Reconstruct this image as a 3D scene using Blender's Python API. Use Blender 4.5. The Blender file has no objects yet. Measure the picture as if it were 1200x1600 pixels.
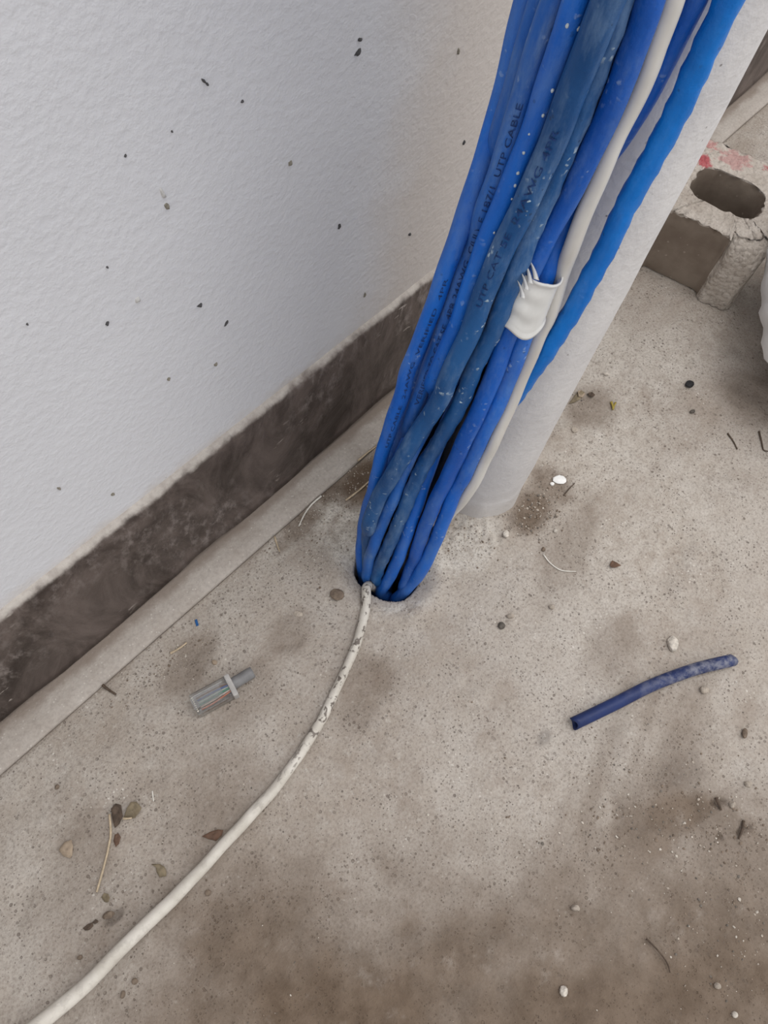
import bpy, bmesh, math, random
import numpy as np
from mathutils import Vector, Matrix

random.seed(7); RNG = np.random.default_rng(11)
SC = bpy.context.scene
COL = SC.collection

# ------------------------------------------------------------------ camera (a phone held 0.4 m above the floor)
CAM_H = 0.40
F_PX = 1200.0
_v1 = np.array([2280.0, -2110.0, 1200.0]); _dn = np.array([-108.0, 565.8, 1200.0]); _dn /= np.linalg.norm(_dn)
_e1 = _v1 - (_v1 @ _dn) * _dn; _e1 /= np.linalg.norm(_e1)
_up = -_dn; _e2 = np.cross(_up, _e1)
RW = np.array([_e1, _e2, _up])            # image camera axes (right, down, forward) to world
cam_d = bpy.data.cameras.new('camera'); cam = bpy.data.objects.new('camera', cam_d); COL.objects.link(cam)
cam_d.sensor_fit = 'VERTICAL'; cam_d.sensor_height = 24.0; cam_d.lens = 24.0 * F_PX / 1600.0
cam_d.clip_start = 0.01
_cx, _cy, _cz = RW[:, 0], -RW[:, 1], -RW[:, 2]
cam.matrix_world = Matrix(((_cx[0], _cy[0], _cz[0], 0), (_cx[1], _cy[1], _cz[1], 0), (_cx[2], _cy[2], _cz[2], CAM_H), (0, 0, 0, 1)))
SC.camera = cam

# ------------------------------------------------------------------ light
W = bpy.data.worlds.new('world'); SC.world = W; W.use_nodes = True
bg = W.node_tree.nodes['Background']; bg.inputs[0].default_value = (0.99, 0.99, 0.99, 1); bg.inputs[1].default_value = 0.92
def area(name, loc, aim, size, energy, color):
    d = bpy.data.lights.new(name, 'AREA'); d.energy = energy; d.size = size; d.color = color; d.shape = 'DISK'
    o = bpy.data.objects.new(name, d); COL.objects.link(o); o.location = loc
    o.rotation_euler = (Vector(aim) - Vector(loc)).to_track_quat('-Z', 'Y').to_euler()
    return o
area('ceiling_light', (0.40, -0.20, 1.60), (0.25, 0.02, 0.0), 0.8, 9.5, (1.0, 0.975, 0.945))
area('side_light', (0.95, -0.80, 1.10), (0.20, 0.03, 0.0), 0.8, 2.6, (1.0, 0.98, 0.95))
SC.view_settings.view_transform = 'Standard'; SC.view_settings.look = 'None'
SC.view_settings.gamma = 1.0; SC.view_settings.use_curve_mapping = False
SC.view_settings.exposure = 0.0

# ------------------------------------------------------------------ measuring helpers
def ray(u, v): return RW @ np.array([u - 600.0, v - 800.0, F_PX])
def fl(u, v, z=0.0):
    r = ray(u, v); t = (z - CAM_H) / r[2]; return np.array([r[0] * t, r[1] * t, z])
def on_y(u, v, y):
    r = ray(u, v); t = y / r[1]; return np.array([r[0] * t, y, CAM_H + r[2] * t])
MD = np.array([0.9, 0.436]); MD /= np.linalg.norm(MD)
def bun(u, v, off=0.0):                     # a point of the leaning front of the cable bundle
    r = ray(u, v); k = 0.155; D0 = 0.150 + off
    t = (D0 + k * CAM_H) / (r[0] * MD[0] + r[1] * MD[1] - k * r[2])
    return np.array([0, 0, CAM_H]) + r * t

# ------------------------------------------------------------------ object helpers
def tag(o, label=None, cat=None, group=None, kind=None):
    if label: o['label'] = label
    if cat: o['category'] = cat
    if group: o['group'] = group
    if kind: o['kind'] = kind
    return o
def mk(name, verts, faces, mat, parent=None, origin=None, smooth=True, mats=None, fmat=None):
    verts = np.asarray(verts, dtype=float)
    org = np.zeros(3) if origin is None else np.asarray(origin, dtype=float)
    me = bpy.data.meshes.new(name)
    me.from_pydata((verts - org).tolist(), [], [list(f) for f in faces]); me.update()
    if mats:
        for m in mats: me.materials.append(m)
        if fmat is not None: me.polygons.foreach_set('material_index', fmat)
    else: me.materials.append(mat)
    me.polygons.foreach_set('use_smooth', [smooth] * len(me.polygons))
    o = bpy.data.objects.new(name, me); COL.objects.link(o)
    if parent is not None:
        o.parent = parent; o.location = org - np.array(parent.location)
    else: o.location = org
    return o
def empty(name, loc):
    o = bpy.data.objects.new(name, None); COL.objects.link(o); o.location = loc; o.empty_display_size = 0.01; return o
def bm_obj(name, bm, mat, parent=None, origin=(0, 0, 0), smooth=False):
    bmesh.ops.recalc_face_normals(bm, faces=bm.faces)
    v = [list(x.co) for x in bm.verts]; bm.verts.index_update()
    f = [[x.index for x in p.verts] for p in bm.faces]; bm.free()
    return mk(name, v, f, mat, parent, origin, smooth)
def catmull(P, step):
    P = np.asarray(P, float); n = len(P)
    Q = np.vstack([2 * P[0] - P[1], P, 2 * P[-1] - P[-2]]); out = []
    for i in range(n - 1):
        p0, p1, p2, p3 = Q[i:i + 4]; m = max(2, int(np.ceil(np.linalg.norm(p2 - p1) / step)))
        for t in np.linspace(0, 1, m, endpoint=False):
            out.append(0.5 * ((2 * p1) + (p2 - p0) * t + (2 * p0 - 5 * p1 + 4 * p2 - p3) * t ** 2 + (3 * p1 - p0 - 3 * p2 + p3) * t ** 3))
    out.append(P[-1]); return np.array(out)
def frames(C):
    T = np.gradient(C, axis=0); T /= np.linalg.norm(T, axis=1)[:, None]
    n = np.cross(T[0], [0.3, 0.9, 0.2]); n /= np.linalg.norm(n); Ns = []
    for t in T:
        n = n - (n @ t) * t; n /= np.linalg.norm(n); Ns.append(n.copy())
    Ns = np.array(Ns); return T, Ns, np.cross(T, Ns)
def tube(C, R, seg=14, cap=True, mod=None):
    T, A, B = frames(C); n = len(C); R = np.broadcast_to(np.asarray(R, float), (n,))
    s = np.concatenate([[0], np.cumsum(np.linalg.norm(np.diff(C, axis=0), axis=1))])
    th = np.linspace(0, 2 * np.pi, seg, endpoint=False)
    rr = R[:, None] * np.ones((n, seg))
    if mod is not None: rr = rr + mod(s[:, None], th[None, :])
    V = C[:, None, :] + rr[:, :, None] * (np.cos(th)[None, :, None] * A[:, None, :] + np.sin(th)[None, :, None] * B[:, None, :])
    V = V.reshape(-1, 3); F = []
    for i in range(n - 1):
        for j in range(seg):
            k = (j + 1) % seg; F.append((i * seg + j, i * seg + k, (i + 1) * seg + k, (i + 1) * seg + j))
    if cap: F.append(tuple(range(seg - 1, -1, -1))); F.append(tuple((n - 1) * seg + j for j in range(seg)))
    return V, F
class VNoise:                               # smooth value noise on a lattice, 2-D
    def __init__(s, seed): s.g = np.random.default_rng(seed).random((256, 256))
    def one(s, x, y):
        xi = np.floor(x).astype(int); yi = np.floor(y).astype(int); fx = x - xi; fy = y - yi
        fx = fx * fx * (3 - 2 * fx); fy = fy * fy * (3 - 2 * fy); g = s.g
        a = g[xi % 256, yi % 256]; b = g[(xi + 1) % 256, yi % 256]; c = g[xi % 256, (yi + 1) % 256]; d = g[(xi + 1) % 256, (yi + 1) % 256]
        return (a * (1 - fx) + b * fx) * (1 - fy) + (c * (1 - fx) + d * fx) * fy
    def __call__(s, x, y, oct=3):
        r = 0; w = 0; a = 1.0
        for o in range(oct): r = r + a * s.one(x * 2 ** o + 17.3 * o, y * 2 ** o + 5.1 * o); w += a; a *= 0.5
        return r / w

def pebble_mesh(size, flat, seed, n_=9, sharp=.22):
    bm = bmesh.new(); bmesh.ops.create_icosphere(bm, subdivisions=2, radius=1.0); rg = np.random.default_rng(seed)
    dirs = rg.normal(size=(n_, 3)); dirs /= np.linalg.norm(dirs, axis=1)[:, None]; cut = 1 - sharp * (0.4 + rg.random(n_))
    for v in bm.verts:
        p = np.array(v.co)
        for d, k in zip(dirs, cut):
            e = p @ d
            if e > k: p = p - d * (e - k) * .9
        v.co = Vector((p[0] * size[0], p[1] * size[1], p[2] * flat))
    zmin = min(v.co.z for v in bm.verts)
    for v in bm.verts: v.co.z -= zmin
    return bm
# ------------------------------------------------------------------ material helpers
class NT:
    def __init__(s, name, rough=0.7, spec=0.3):
        s.m = bpy.data.materials.new(name); s.m.use_nodes = True; s.t = s.m.node_tree; s.b = s.t.nodes['Principled BSDF']
        s.b.inputs['Roughness'].default_value = rough; s.b.inputs['Specular IOR Level'].default_value = spec
        s.co = s.t.nodes.new('ShaderNodeTexCoord').outputs['Object']
    def put(s, sock, v):
        if hasattr(v, 'links'): s.t.links.new(v, sock)
        elif isinstance(v, (tuple, list)): sock.default_value = (*v, 1) if len(v) == 3 and sock.type == 'RGBA' else v
        else: sock.default_value = v
    def noise(s, scale, detail=4, rough=0.55, vec=None, dist=0.0):
        n = s.t.nodes.new('ShaderNodeTexNoise'); s.put(n.inputs['Vector'], vec or s.co)
        n.inputs['Scale'].default_value = scale; n.inputs['Detail'].default_value = detail; n.inputs['Roughness'].default_value = rough; n.inputs['Distortion'].default_value = dist
        return n.outputs['Fac']
    def voro(s, scale, rand=1.0, vec=None, out='Distance'):
        n = s.t.nodes.new('ShaderNodeTexVoronoi'); s.put(n.inputs['Vector'], vec or s.co)
        n.inputs['Scale'].default_value = scale; n.inputs['Randomness'].default_value = rand; return n.outputs[out]
    def map(s, v, a, b, c=0.0, d=1.0):
        n = s.t.nodes.new('ShaderNodeMapRange'); n.interpolation_type = 'SMOOTHSTEP'; s.put(n.inputs[0], v)
        for i, x in enumerate((a, b, c, d)): n.inputs[i + 1].default_value = x
        return n.outputs[0]
    def math(s, op, a, b=0.0):
        n = s.t.nodes.new('ShaderNodeMath'); n.operation = op; s.put(n.inputs[0], a); s.put(n.inputs[1], b); return n.outputs[0]
    def mix(s, f, a, b):
        n = s.t.nodes.new('ShaderNodeMix'); n.data_type = 'RGBA'; s.put(n.inputs[0], f); s.put(n.inputs[6], a); s.put(n.inputs[7], b); return n.outputs[2]
    def attr(s, name):
        n = s.t.nodes.new('ShaderNodeAttribute'); n.attribute_name = name
        q = s.t.nodes.new('ShaderNodeSeparateColor'); s.t.links.new(n.outputs['Color'], q.inputs[0]); return q.outputs
    def scaled(s, v):
        n = s.t.nodes.new('ShaderNodeMapping'); s.put(n.inputs['Vector'], s.co); n.inputs['Scale'].default_value = v; return n.outputs[0]
    def xyz(s):
        q = s.t.nodes.new('ShaderNodeSeparateXYZ'); s.t.links.new(s.co, q.inputs[0]); return q.outputs
    def dist(s, p):
        n = s.t.nodes.new('ShaderNodeVectorMath'); n.operation = 'DISTANCE'; s.put(n.inputs[0], s.co); n.inputs[1].default_value = p; return n.outputs['Value']
    def color(s, c): s.put(s.b.inputs['Base Color'], c); return s
    def rough(s, c): s.put(s.b.inputs['Roughness'], c); return s
    def bump(s, h, strength=0.3, dist=0.001):
        n = s.t.nodes.new('ShaderNodeBump'); s.put(n.inputs['Height'], h); n.inputs['Strength'].default_value = strength; n.inputs['Distance'].default_value = dist
        s.t.links.new(n.outputs[0], s.b.inputs['Normal']); return s

def plain(name, c, rough=0.7, var=0.25, scale=300, spec=0.3, bump=0.2):
    n = NT(name, rough, spec); f = n.noise(scale, 4)
    n.color(n.mix(n.map(f, 0.3, 0.7), tuple(x * (1 - var) for x in c), tuple(min(1, x * (1 + var)) for x in c)))
    if bump: n.bump(f, bump, 0.0006)
    return n.m

# wall paint
n = NT('white_wall_paint', 0.62, 0.25)
c = n.mix(n.map(n.noise(6, 3), 0.3, 0.7), (0.66, 0.665, 0.70), (0.71, 0.715, 0.75))
sp = n.map(n.voro(60), 0.03, 0.015)
sp = n.math('MULTIPLY', n.math('MULTIPLY', sp, n.map(n.noise(9, 2), 0.55, 0.68)), 0.6)
c = n.mix(sp, c, (0.22, 0.21, 0.2))
x, y, z = n.xyz()      # beige by the cables paints in warm shade and bounce light; dust above the skirting
du = n.map(n.math('ADD', n.math('SUBTRACT', x, n.math('MULTIPLY', z, 0.10)), n.math('MULTIPLY', n.noise(30, 4, 0.6), 0.05)), 0.185, 0.245, 0, 0.6)
du = n.math('MULTIPLY', du, n.map(x, 0.36, 0.27))
du = n.math('MAXIMUM', du, n.map(n.math('ADD', z, n.math('MULTIPLY', n.noise(55, 4, 0.65), 0.02)), 0.106, 0.094, 0, 0.45))
c = n.mix(du, c, (0.53, 0.455, 0.385))
n.color(c)
hgt = n.math('ADD', n.math('MULTIPLY', n.map(n.noise(300, 3, 0.6), 0.3, 0.75), 0.55), n.math('MULTIPLY', n.noise(50, 2), 0.9))
n.bump(hgt, 0.26, 0.0012); M_WALL = n.m

# floor concrete
n = NT('dusty_concrete', 0.72, 0.35)
st = n.attr('stain_shade')
big = n.noise(9, 4, 0.6); med = n.noise(60, 5, 0.65); fine = n.noise(700, 3, 0.7)
c = n.mix(n.map(big, 0.32, 0.68), (0.345, 0.290, 0.242), (0.46, 0.412, 0.365))
c = n.mix(n.map(med, 0.35, 0.72, 0, 0.5), c, (0.50, 0.46, 0.42))
c = n.mix(n.math('MULTIPLY', st[1], n.map(n.noise(120, 4, 0.7), 0.25, 0.6)), c, (0.72, 0.68, 0.62))
c = n.mix(st[2], c, (0.06, 0.055, 0.055))
def grains(scale, amt, vec=None):      # mineral grains of uneven size
    v_ = n.t.nodes.new('ShaderNodeTexVoronoi'); n.put(v_.inputs['Vector'], vec or n.co); v_.inputs['Scale'].default_value = scale
    q_ = n.t.nodes.new('ShaderNodeSeparateColor'); n.t.links.new(v_.outputs['Color'], q_.inputs[0])
    w_ = n.math('ADD', v_.outputs['Distance'], n.math('MULTIPLY', n.math('SUBTRACT', fine, 0.5), 0.25))
    return n.map(n.math('SUBTRACT', w_, n.math('MULTIPLY', n.math('POWER', q_.outputs[0], 2.5), amt)), 0.03, -0.05)
g1 = n.math('MULTIPLY', n.math('MAXIMUM', grains(430, 0.34), grains(820, 0.36)), n.map(n.noise(38, 4, 0.7), 0.34, 0.62))
c = n.mix(n.math('MULTIPLY', g1, 0.75), c, (0.12, 0.094, 0.077))
g2 = n.math('MULTIPLY', grains(560, 0.36, n.scaled((1, 1.1, 1))), n.map(n.noise(28, 3, vec=n.scaled((1.2, 1, 1))), 0.5, 0.66))
c = n.mix(n.math('MULTIPLY', g2, 0.7), c, (0.72, 0.68, 0.62))
c = n.mix(n.map(fine, 0.40, 0.72, 0.0, 0.55), c, (0.22, 0.182, 0.152))
c = n.mix(n.map(n.noise(190, 4, 0.75), 0.56, 0.74, 0.0, 0.55), c, (0.57, 0.53, 0.48))
c = n.mix(n.map(n.noise(26, 5, 0.7, vec=n.scaled((1, 1.3, 1))), 0.52, 0.72, 0.0, 0.40), c, (0.24, 0.185, 0.145))
dirt = n.mix(n.map(med, 0.3, 0.7), (0.105, 0.070, 0.045), (0.170, 0.122, 0.086))  # brown for dirt and for the shadow painted along the bottom
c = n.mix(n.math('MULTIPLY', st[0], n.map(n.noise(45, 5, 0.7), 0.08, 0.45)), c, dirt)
c = n.mix(n.math('MULTIPLY', grains(380, 0.36), 0.25), c, (0.09, 0.07, 0.056))
n.color(c)
hh = n.math('ADD', n.math('MULTIPLY', fine, 0.5), n.math('SUBTRACT', med, n.math('MULTIPLY', g1, 0.6)))
n.bump(hh, 0.8, 0.0013); M_FLOOR = n.m

n = NT('grey_cement_strip', 0.75, 0.25)
f = n.noise(35, 4, 0.65); f2 = n.noise(500, 3, 0.7)
c = n.mix(n.map(f, 0.3, 0.7), (0.40, 0.352, 0.312), (0.49, 0.445, 0.405))
c = n.mix(n.map(f2, 0.35, 0.8, 0, 0.4), c, (0.22, 0.19, 0.17))
c = n.mix(n.math('MULTIPLY', n.map(n.voro(380), 0.2, 0.1), 0.5), c, (0.66, 0.62, 0.57))
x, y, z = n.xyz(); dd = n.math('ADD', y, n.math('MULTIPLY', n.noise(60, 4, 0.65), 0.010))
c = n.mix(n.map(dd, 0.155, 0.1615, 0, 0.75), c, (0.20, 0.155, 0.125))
n.color(c); n.bump(n.math('ADD', f2, f), 0.35, 0.001); M_STRIP = n.m

n = NT('brown_skirting_paint', 0.5, 0.35)
x, y, z = n.xyz()
sv = n.scaled((1, 1, 0.5)); f = n.noise(30, 6, 0.7, vec=sv, dist=0.8); f2 = n.noise(170, 5, 0.7, vec=sv)
c = n.mix(n.map(f, 0.3, 0.72), (0.032, 0.022, 0.018), (0.150, 0.118, 0.105))
c = n.mix(n.math('MULTIPLY', n.map(f2, 0.46, 0.70), n.map(n.noise(14, 3), 0.38, 0.62)), c, (0.24, 0.205, 0.19))
stv = n.scaled((1, 1, 2.2)); scr = n.math('MULTIPLY', n.map(n.noise(110, 3, 0.5, vec=stv), 0.64, 0.70), n.map(n.noise(17, 2), 0.55, 0.66))
c = n.mix(n.math('MULTIPLY', scr, 0.8), c, (0.48, 0.43, 0.39))
edge = n.math('ADD', z, n.math('MULTIPLY', n.noise(90, 4, 0.6), 0.006))
c = n.mix(n.map(edge, 0.0880, 0.0908), c, n.mix(n.map(f2, 0.3, 0.7), (0.36, 0.32, 0.29), (0.50, 0.46, 0.42)))
n.color(c); n.bump(n.math('ADD', f2, n.math('MULTIPLY', f, 1.5)), 0.35, 0.0015); M_BASE = n.m

n = NT('white_pipe_paint', 0.5, 0.3)
x, y, z = n.xyz()
f = n.noise(28, 4, 0.6); f2 = n.noise(330, 3, 0.6)
c = n.mix(n.map(f, 0.3, 0.7), (0.60, 0.585, 0.59), (0.69, 0.675, 0.675))
c = n.mix(n.math('MULTIPLY', n.map(n.math('ADD', z, n.math('MULTIPLY', f, 0.03)), 0.045, 0.012), 0.55), c, (0.47, 0.43, 0.39))
c = n.mix(n.math('MULTIPLY', n.map(n.voro(170), 0.10, 0.05), n.map(n.noise(25, 2), 0.5, 0.6)), c, (0.2, 0.18, 0.17))
n.color(c); n.bump(n.math('ADD', f2, n.noise(90, 2)), 0.35, 0.0012); M_PIPE = n.m

def cable_mat(name, a, b, dust=0.25, specks=0.3, rough=0.42, grime=0.0, seed=0.0):
    n = NT(name, rough, 0.25)
    v = n.scaled((1, 1, 0.28)); f = n.noise(70 + seed, 4, 0.6, vec=v); f2 = n.noise(420, 4, 0.7)
    c = n.mix(n.map(f, 0.3, 0.7), a, b)
    dm = n.math('MULTIPLY', n.map(n.noise(95 + seed * 3, 5, 0.7, vec=v), 0.42, 0.70), dust * 1.3)
    c = n.mix(dm, c, (0.19, 0.29, 0.44))
    w = n.t.nodes.new('ShaderNodeVectorMath'); w.operation = 'ADD'; n.put(w.inputs[0], n.co)
    nz = n.t.nodes.new('ShaderNodeTexNoise'); n.put(nz.inputs['Vector'], n.co); nz.inputs['Scale'].default_value = 350
    sc = n.t.nodes.new('ShaderNodeVectorMath'); sc.operation = 'SCALE'; n.put(sc.inputs[0], nz.outputs['Color']); sc.inputs['Scale'].default_value = 0.004
    n.put(w.inputs[1], sc.outputs[0])
    s1 = n.math('MULTIPLY', n.map(n.voro(330, vec=w.outputs[0]), 0.30, 0.16), n.map(n.noise(60 + seed * 2, 2), 0.52, 0.68))
    c = n.mix(n.math('MULTIPLY', s1, specks), c, (0.50, 0.62, 0.70))
    s2 = n.math('MULTIPLY', n.map(n.voro(340), 0.2, 0.13), n.map(n.noise(48 + seed, 2), 0.56, 0.62))
    c = n.mix(n.math('MULTIPLY', s2, 0.35 + grime), c, (0.015, 0.03, 0.07))
    n.color(c); n.rough(n.map(dm, 0.0, 0.3, rough, 0.75))
    n.bump(n.math('ADD', n.math('MULTIPLY', s1, specks * 1.2), n.math('ADD', f2, f)), 0.35, 0.0008); return n.m
M_BLUE = cable_mat('bright_blue_jacket', (0.006, 0.100, 0.47), (0.010, 0.142, 0.58), 0.22, 0.35, seed=1)
M_BLUE2 = cable_mat('mid_blue_jacket', (0.012, 0.090, 0.37), (0.022, 0.132, 0.47), 0.4, 0.3, 0.5, seed=4)
M_DULL = cable_mat('dull_teal_blue_jacket', (0.008, 0.060, 0.195), (0.016, 0.098, 0.285), 0.36, 0.95, 0.45, 0.2, seed=7)
M_DEEP = cable_mat('deep_blue_jacket', (0.005, 0.072, 0.37), (0.009, 0.105, 0.47), 0.2, 0.3, 0.4, seed=10)
M_SKY = cable_mat('sky_blue_jacket', (0.002, 0.130, 0.50), (0.005, 0.185, 0.63), 0.08, 0.05, 0.4, seed=13)
M_BLACK = plain('black_jacket', (0.012, 0.013, 0.016), 0.5)
n = NT('white_jacket', 0.45, 0.35); f = n.noise(60, 4, 0.6, vec=n.scaled((1, 1, 0.3)))
n.color(n.mix(n.map(f, 0.3, 0.75), (0.53, 0.50, 0.465), (0.68, 0.665, 0.635))); n.bump(n.noise(300, 2), 0.1, 0.0005); M_WHITE = n.m
n = NT('scuffed_white_jacket', 0.5, 0.3)
f = n.noise(70, 5, 0.65); sc1 = n.noise(520, 4, 0.6, vec=n.scaled((0.55, 0.55, 1)), dist=0.3)
x, y, z = n.xyz()
near = n.map(n.dist((0.0, 0.0, 0.0)), 0.15, 0.05, 0.0, 1.0)
c = n.mix(n.map(f, 0.3, 0.7), (0.52, 0.48, 0.42), (0.66, 0.62, 0.56))
c = n.mix(n.math('MULTIPLY', n.map(sc1, 0.54, 0.62), n.map(near, 0, 1, 0.12, 0.95)), c, (0.13, 0.105, 0.09))
n.color(c); n.bump(n.math('ADD', sc1, f), 0.2, 0.0006); M_WHITE2 = n.m
M_TAPE = plain('white_plastic', (0.66, 0.655, 0.64), 0.4, 0.06, 120)
M_INK = plain('faded_black_print', (0.008, 0.036, 0.145), 0.6, 0.4, 900, bump=0)

# block
n = NT('rough_cement_block', 0.9, 0.15)
f = n.noise(45, 5, 0.7); f2 = n.noise(430, 4, 0.75); vv = n.voro(310)
c = n.mix(n.map(f, 0.3, 0.7), (0.43, 0.375, 0.325), (0.57, 0.515, 0.46))
c = n.mix(n.map(vv, 0.0, 0.45, 0.5, 0.0), c, (0.62, 0.57, 0.51))
c = n.mix(n.map(f2, 0.5, 0.72, 0, 0.6), c, (0.15, 0.12, 0.10))
def red(p, r0):
    d = n.math('ADD', n.dist(p), n.math('MULTIPLY', n.math('SUBTRACT', n.noise(140, 4, 0.7), 0.5), 0.022)); return n.map(d, r0 + 0.002, r0 - 0.0015)
BLK_Z = 0.054
c = n.mix(n.math('MULTIPLY', red((0.0660, -0.074, BLK_Z), 0.0045), 0.55), c, (0.50, 0.13, 0.14))
c = n.mix(n.math('MULTIPLY', red((0.046, -0.071, BLK_Z), 0.0095), 0.45), c, (0.46, 0.14, 0.15))
c = n.mix(n.math('MULTIPLY', red((0.0635, -0.057, BLK_Z), 0.0045), 0.85), c, (0.42, 0.05, 0.07))
c = n.mix(n.math('MULTIPLY', red((0.021, -0.077, BLK_Z), 0.004), 0.7), c, (0.42, 0.07, 0.09))
n.color(c); n.bump(n.math('ADD', f2, n.math('MULTIPLY', vv, -1.3)), 0.7, 0.002); M_BLOCK = n.m
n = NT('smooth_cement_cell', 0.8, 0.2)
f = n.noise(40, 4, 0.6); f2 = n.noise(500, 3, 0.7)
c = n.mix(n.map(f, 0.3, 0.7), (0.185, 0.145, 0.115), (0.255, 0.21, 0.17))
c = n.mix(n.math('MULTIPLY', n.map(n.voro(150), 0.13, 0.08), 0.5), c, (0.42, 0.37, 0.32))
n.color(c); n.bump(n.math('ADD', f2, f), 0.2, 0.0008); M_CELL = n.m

# ================================================================== FLOOR
Y_STRIP = 0.1400; Y_BASE = 0.1590; Y_WALL = 0.1628; H_BASE = 0.0877
HOLE = np.array([0.1360, 0.0800]); HOLE_R = 0.0182
PIPE = np.array([0.2160, 0.0826]); PIPE_R = 0.0262
def axis(parts):
    out = []
    for a, b, s in parts: out.append(np.arange(a, b - s * 0.4, s))
    return np.concatenate(out + [[parts[-1][1]]])
gx = axis([(-1.2, -0.24, 0.04), (-0.24, 0.10, 0.0016), (0.10, 0.175, 0.0008), (0.175, 0.62, 0.0016), (0.62, 0.9, 0.004), (0.9, 1.9, 0.04)])
gy = axis([(-1.5, -0.26, 0.04), (-0.26, 0.045, 0.0016), (0.045, 0.118, 0.0008), (0.118, 0.1376, 0.0016)])
gy = np.concatenate([gy, [0.1390, 0.1396, 0.13985]])
X, Y = np.meshgrid(gx, gy, indexing='ij')
vn1, vn2, vn3 = VNoise(1), VNoise(2), VNoise(3)
Z = 0.0022 * (vn1(X * 14 + 40, Y * 14 + 40, 3) - 0.5) + 0.0011 * (vn2(X * 90 + 30, Y * 90 + 30, 3) - 0.5)
Z -= 0.0014 * np.clip(vn3(X * 33 + 9, Y * 33 + 70, 4) - 0.62, 0, 1) * 6
dh = np.hypot(X - HOLE[0], Y - HOLE[1]); ang = np.arctan2(Y - HOLE[1], X - HOLE[0])
rim = HOLE_R + 0.0011 * np.sin(3 * ang + 0.6) + 0.0016 * (vn2(np.cos(ang) * 2 + 20, np.sin(ang) * 2 + 20, 3) - 0.5)
def sstep(a, b, x): t = np.clip((x - a) / (b - a), 0, 1); return t * t * (3 - 2 * t)
Z -= 0.0022 * np.exp(-np.clip(dh - rim, 0, 1) / 0.005)
Z += 0.0022 * np.exp(-((dh - rim - 0.010) / 0.007) ** 2) * (0.5 + vn2(X * 60, Y * 60 + 50, 3))
Z -= 0.085 * sstep(0.0, 0.0035, rim - dh)
dp = np.hypot(X - PIPE[0], Y - PIPE[1])
Z += 0.0040 * np.exp(-np.clip(dp - PIPE_R, 0, 1) / 0.006) * vn2(X * 150, Y * 150 + 30, 3)
Z += 0.0030 * np.exp(-((dp - PIPE_R - 0.010) / 0.010) ** 2) * (vn3(X * 240, Y * 240 + 30, 2) - 0.35)
PX = lambda u, v: fl(u, v)[:2]
DIRT_SHADE = np.zeros_like(X); CEM = np.zeros_like(X); BLK = np.zeros_like(X)
def blob(A, u, v, rx, ry=None, rot=0.0, s=1.0, w=0.55, seed=0.0, soft=0.5):
    p = PX(u, v); ry = ry or rx; c_, s_ = math.cos(rot), math.sin(rot)
    dx = X - p[0]; dy = Y - p[1]; a = (dx * c_ + dy * s_) / rx; b = (-dx * s_ + dy * c_) / ry
    soft = .85 if rx >= .04 else soft
    d = np.hypot(a, b) + w * (vn1(X * 40 + seed + 60, Y * 40 + seed + 60, 4) - 0.5) * 2
    np.maximum(A, s * (1 - sstep(1 - soft, 1 + soft, d)), out=A)
# trodden mud and dirt; bottom blobs also paint in the camera holder's shadow
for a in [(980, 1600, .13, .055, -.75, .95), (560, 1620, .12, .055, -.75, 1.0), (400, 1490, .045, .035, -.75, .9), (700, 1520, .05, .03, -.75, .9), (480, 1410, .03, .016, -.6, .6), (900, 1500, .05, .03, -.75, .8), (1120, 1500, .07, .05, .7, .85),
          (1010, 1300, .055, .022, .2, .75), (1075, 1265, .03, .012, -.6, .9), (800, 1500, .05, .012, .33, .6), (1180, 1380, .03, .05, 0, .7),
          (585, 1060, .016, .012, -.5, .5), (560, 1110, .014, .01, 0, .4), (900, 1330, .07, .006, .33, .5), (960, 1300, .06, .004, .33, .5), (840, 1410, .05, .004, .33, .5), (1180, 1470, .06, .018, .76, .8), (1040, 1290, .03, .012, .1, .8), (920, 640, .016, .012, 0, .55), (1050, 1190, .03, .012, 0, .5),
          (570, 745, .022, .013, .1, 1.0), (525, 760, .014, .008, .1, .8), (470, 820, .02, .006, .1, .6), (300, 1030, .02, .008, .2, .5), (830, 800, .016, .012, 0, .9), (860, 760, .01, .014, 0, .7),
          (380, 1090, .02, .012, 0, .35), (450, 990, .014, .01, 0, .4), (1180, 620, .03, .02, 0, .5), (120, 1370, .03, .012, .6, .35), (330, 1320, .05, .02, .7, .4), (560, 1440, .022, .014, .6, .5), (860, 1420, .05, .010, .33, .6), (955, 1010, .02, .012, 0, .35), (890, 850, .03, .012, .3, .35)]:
    blob(DIRT_SHADE, a[0], a[1], a[2], a[3], a[4], a[5], seed=a[0] * .13)
for a in [(535, 800, .018, .012, .1, .9), (545, 860, .009, .016, 0, .9), (515, 815, .02, .008, .2, .7), (735, 840, .022, .016, 0, .6), (700, 870, .02, .01, 0, .55), (620, 950, .016, .004, -.6, .6),
          (950, 700, .045, .03, 0, .35), (1010, 850, .06, .03, 0, .3), (930, 560, .03, .02, 0, .35), (1050, 560, .05, .02, 0, .35), (440, 850, .02, .006, .1, .4)]:
    blob(CEM, a[0], a[1], a[2], a[3], a[4], a[5], seed=a[1] * .17)
for a in [(850, 1153, .005, .003, 0, .45), (1066, 1207, .011, .008, 0, .25), (1121, 1254, .0011, .0042, -2.2, .75), (1161, 1297, .0011, .005, -2.0, .75), (1125, 1306, .0014, .0014, 0, .8), (178, 1433, .005, .0022, -.2, .6)]:
    blob(BLK, a[0], a[1], a[2], a[3], a[4], a[5], w=.5, seed=a[0] * .07)
Z -= 0.0025 * BLK * (BLK > .5)
Z -= 0.0012 * DIRT_SHADE * (vn3(X * 200 + 5, Y * 200 + 5, 2))
Z[:, -3:] = Z[:, -3:] * .3 - np.array([0.0, 0.0006, 0.02])
nx, ny = X.shape
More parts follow.
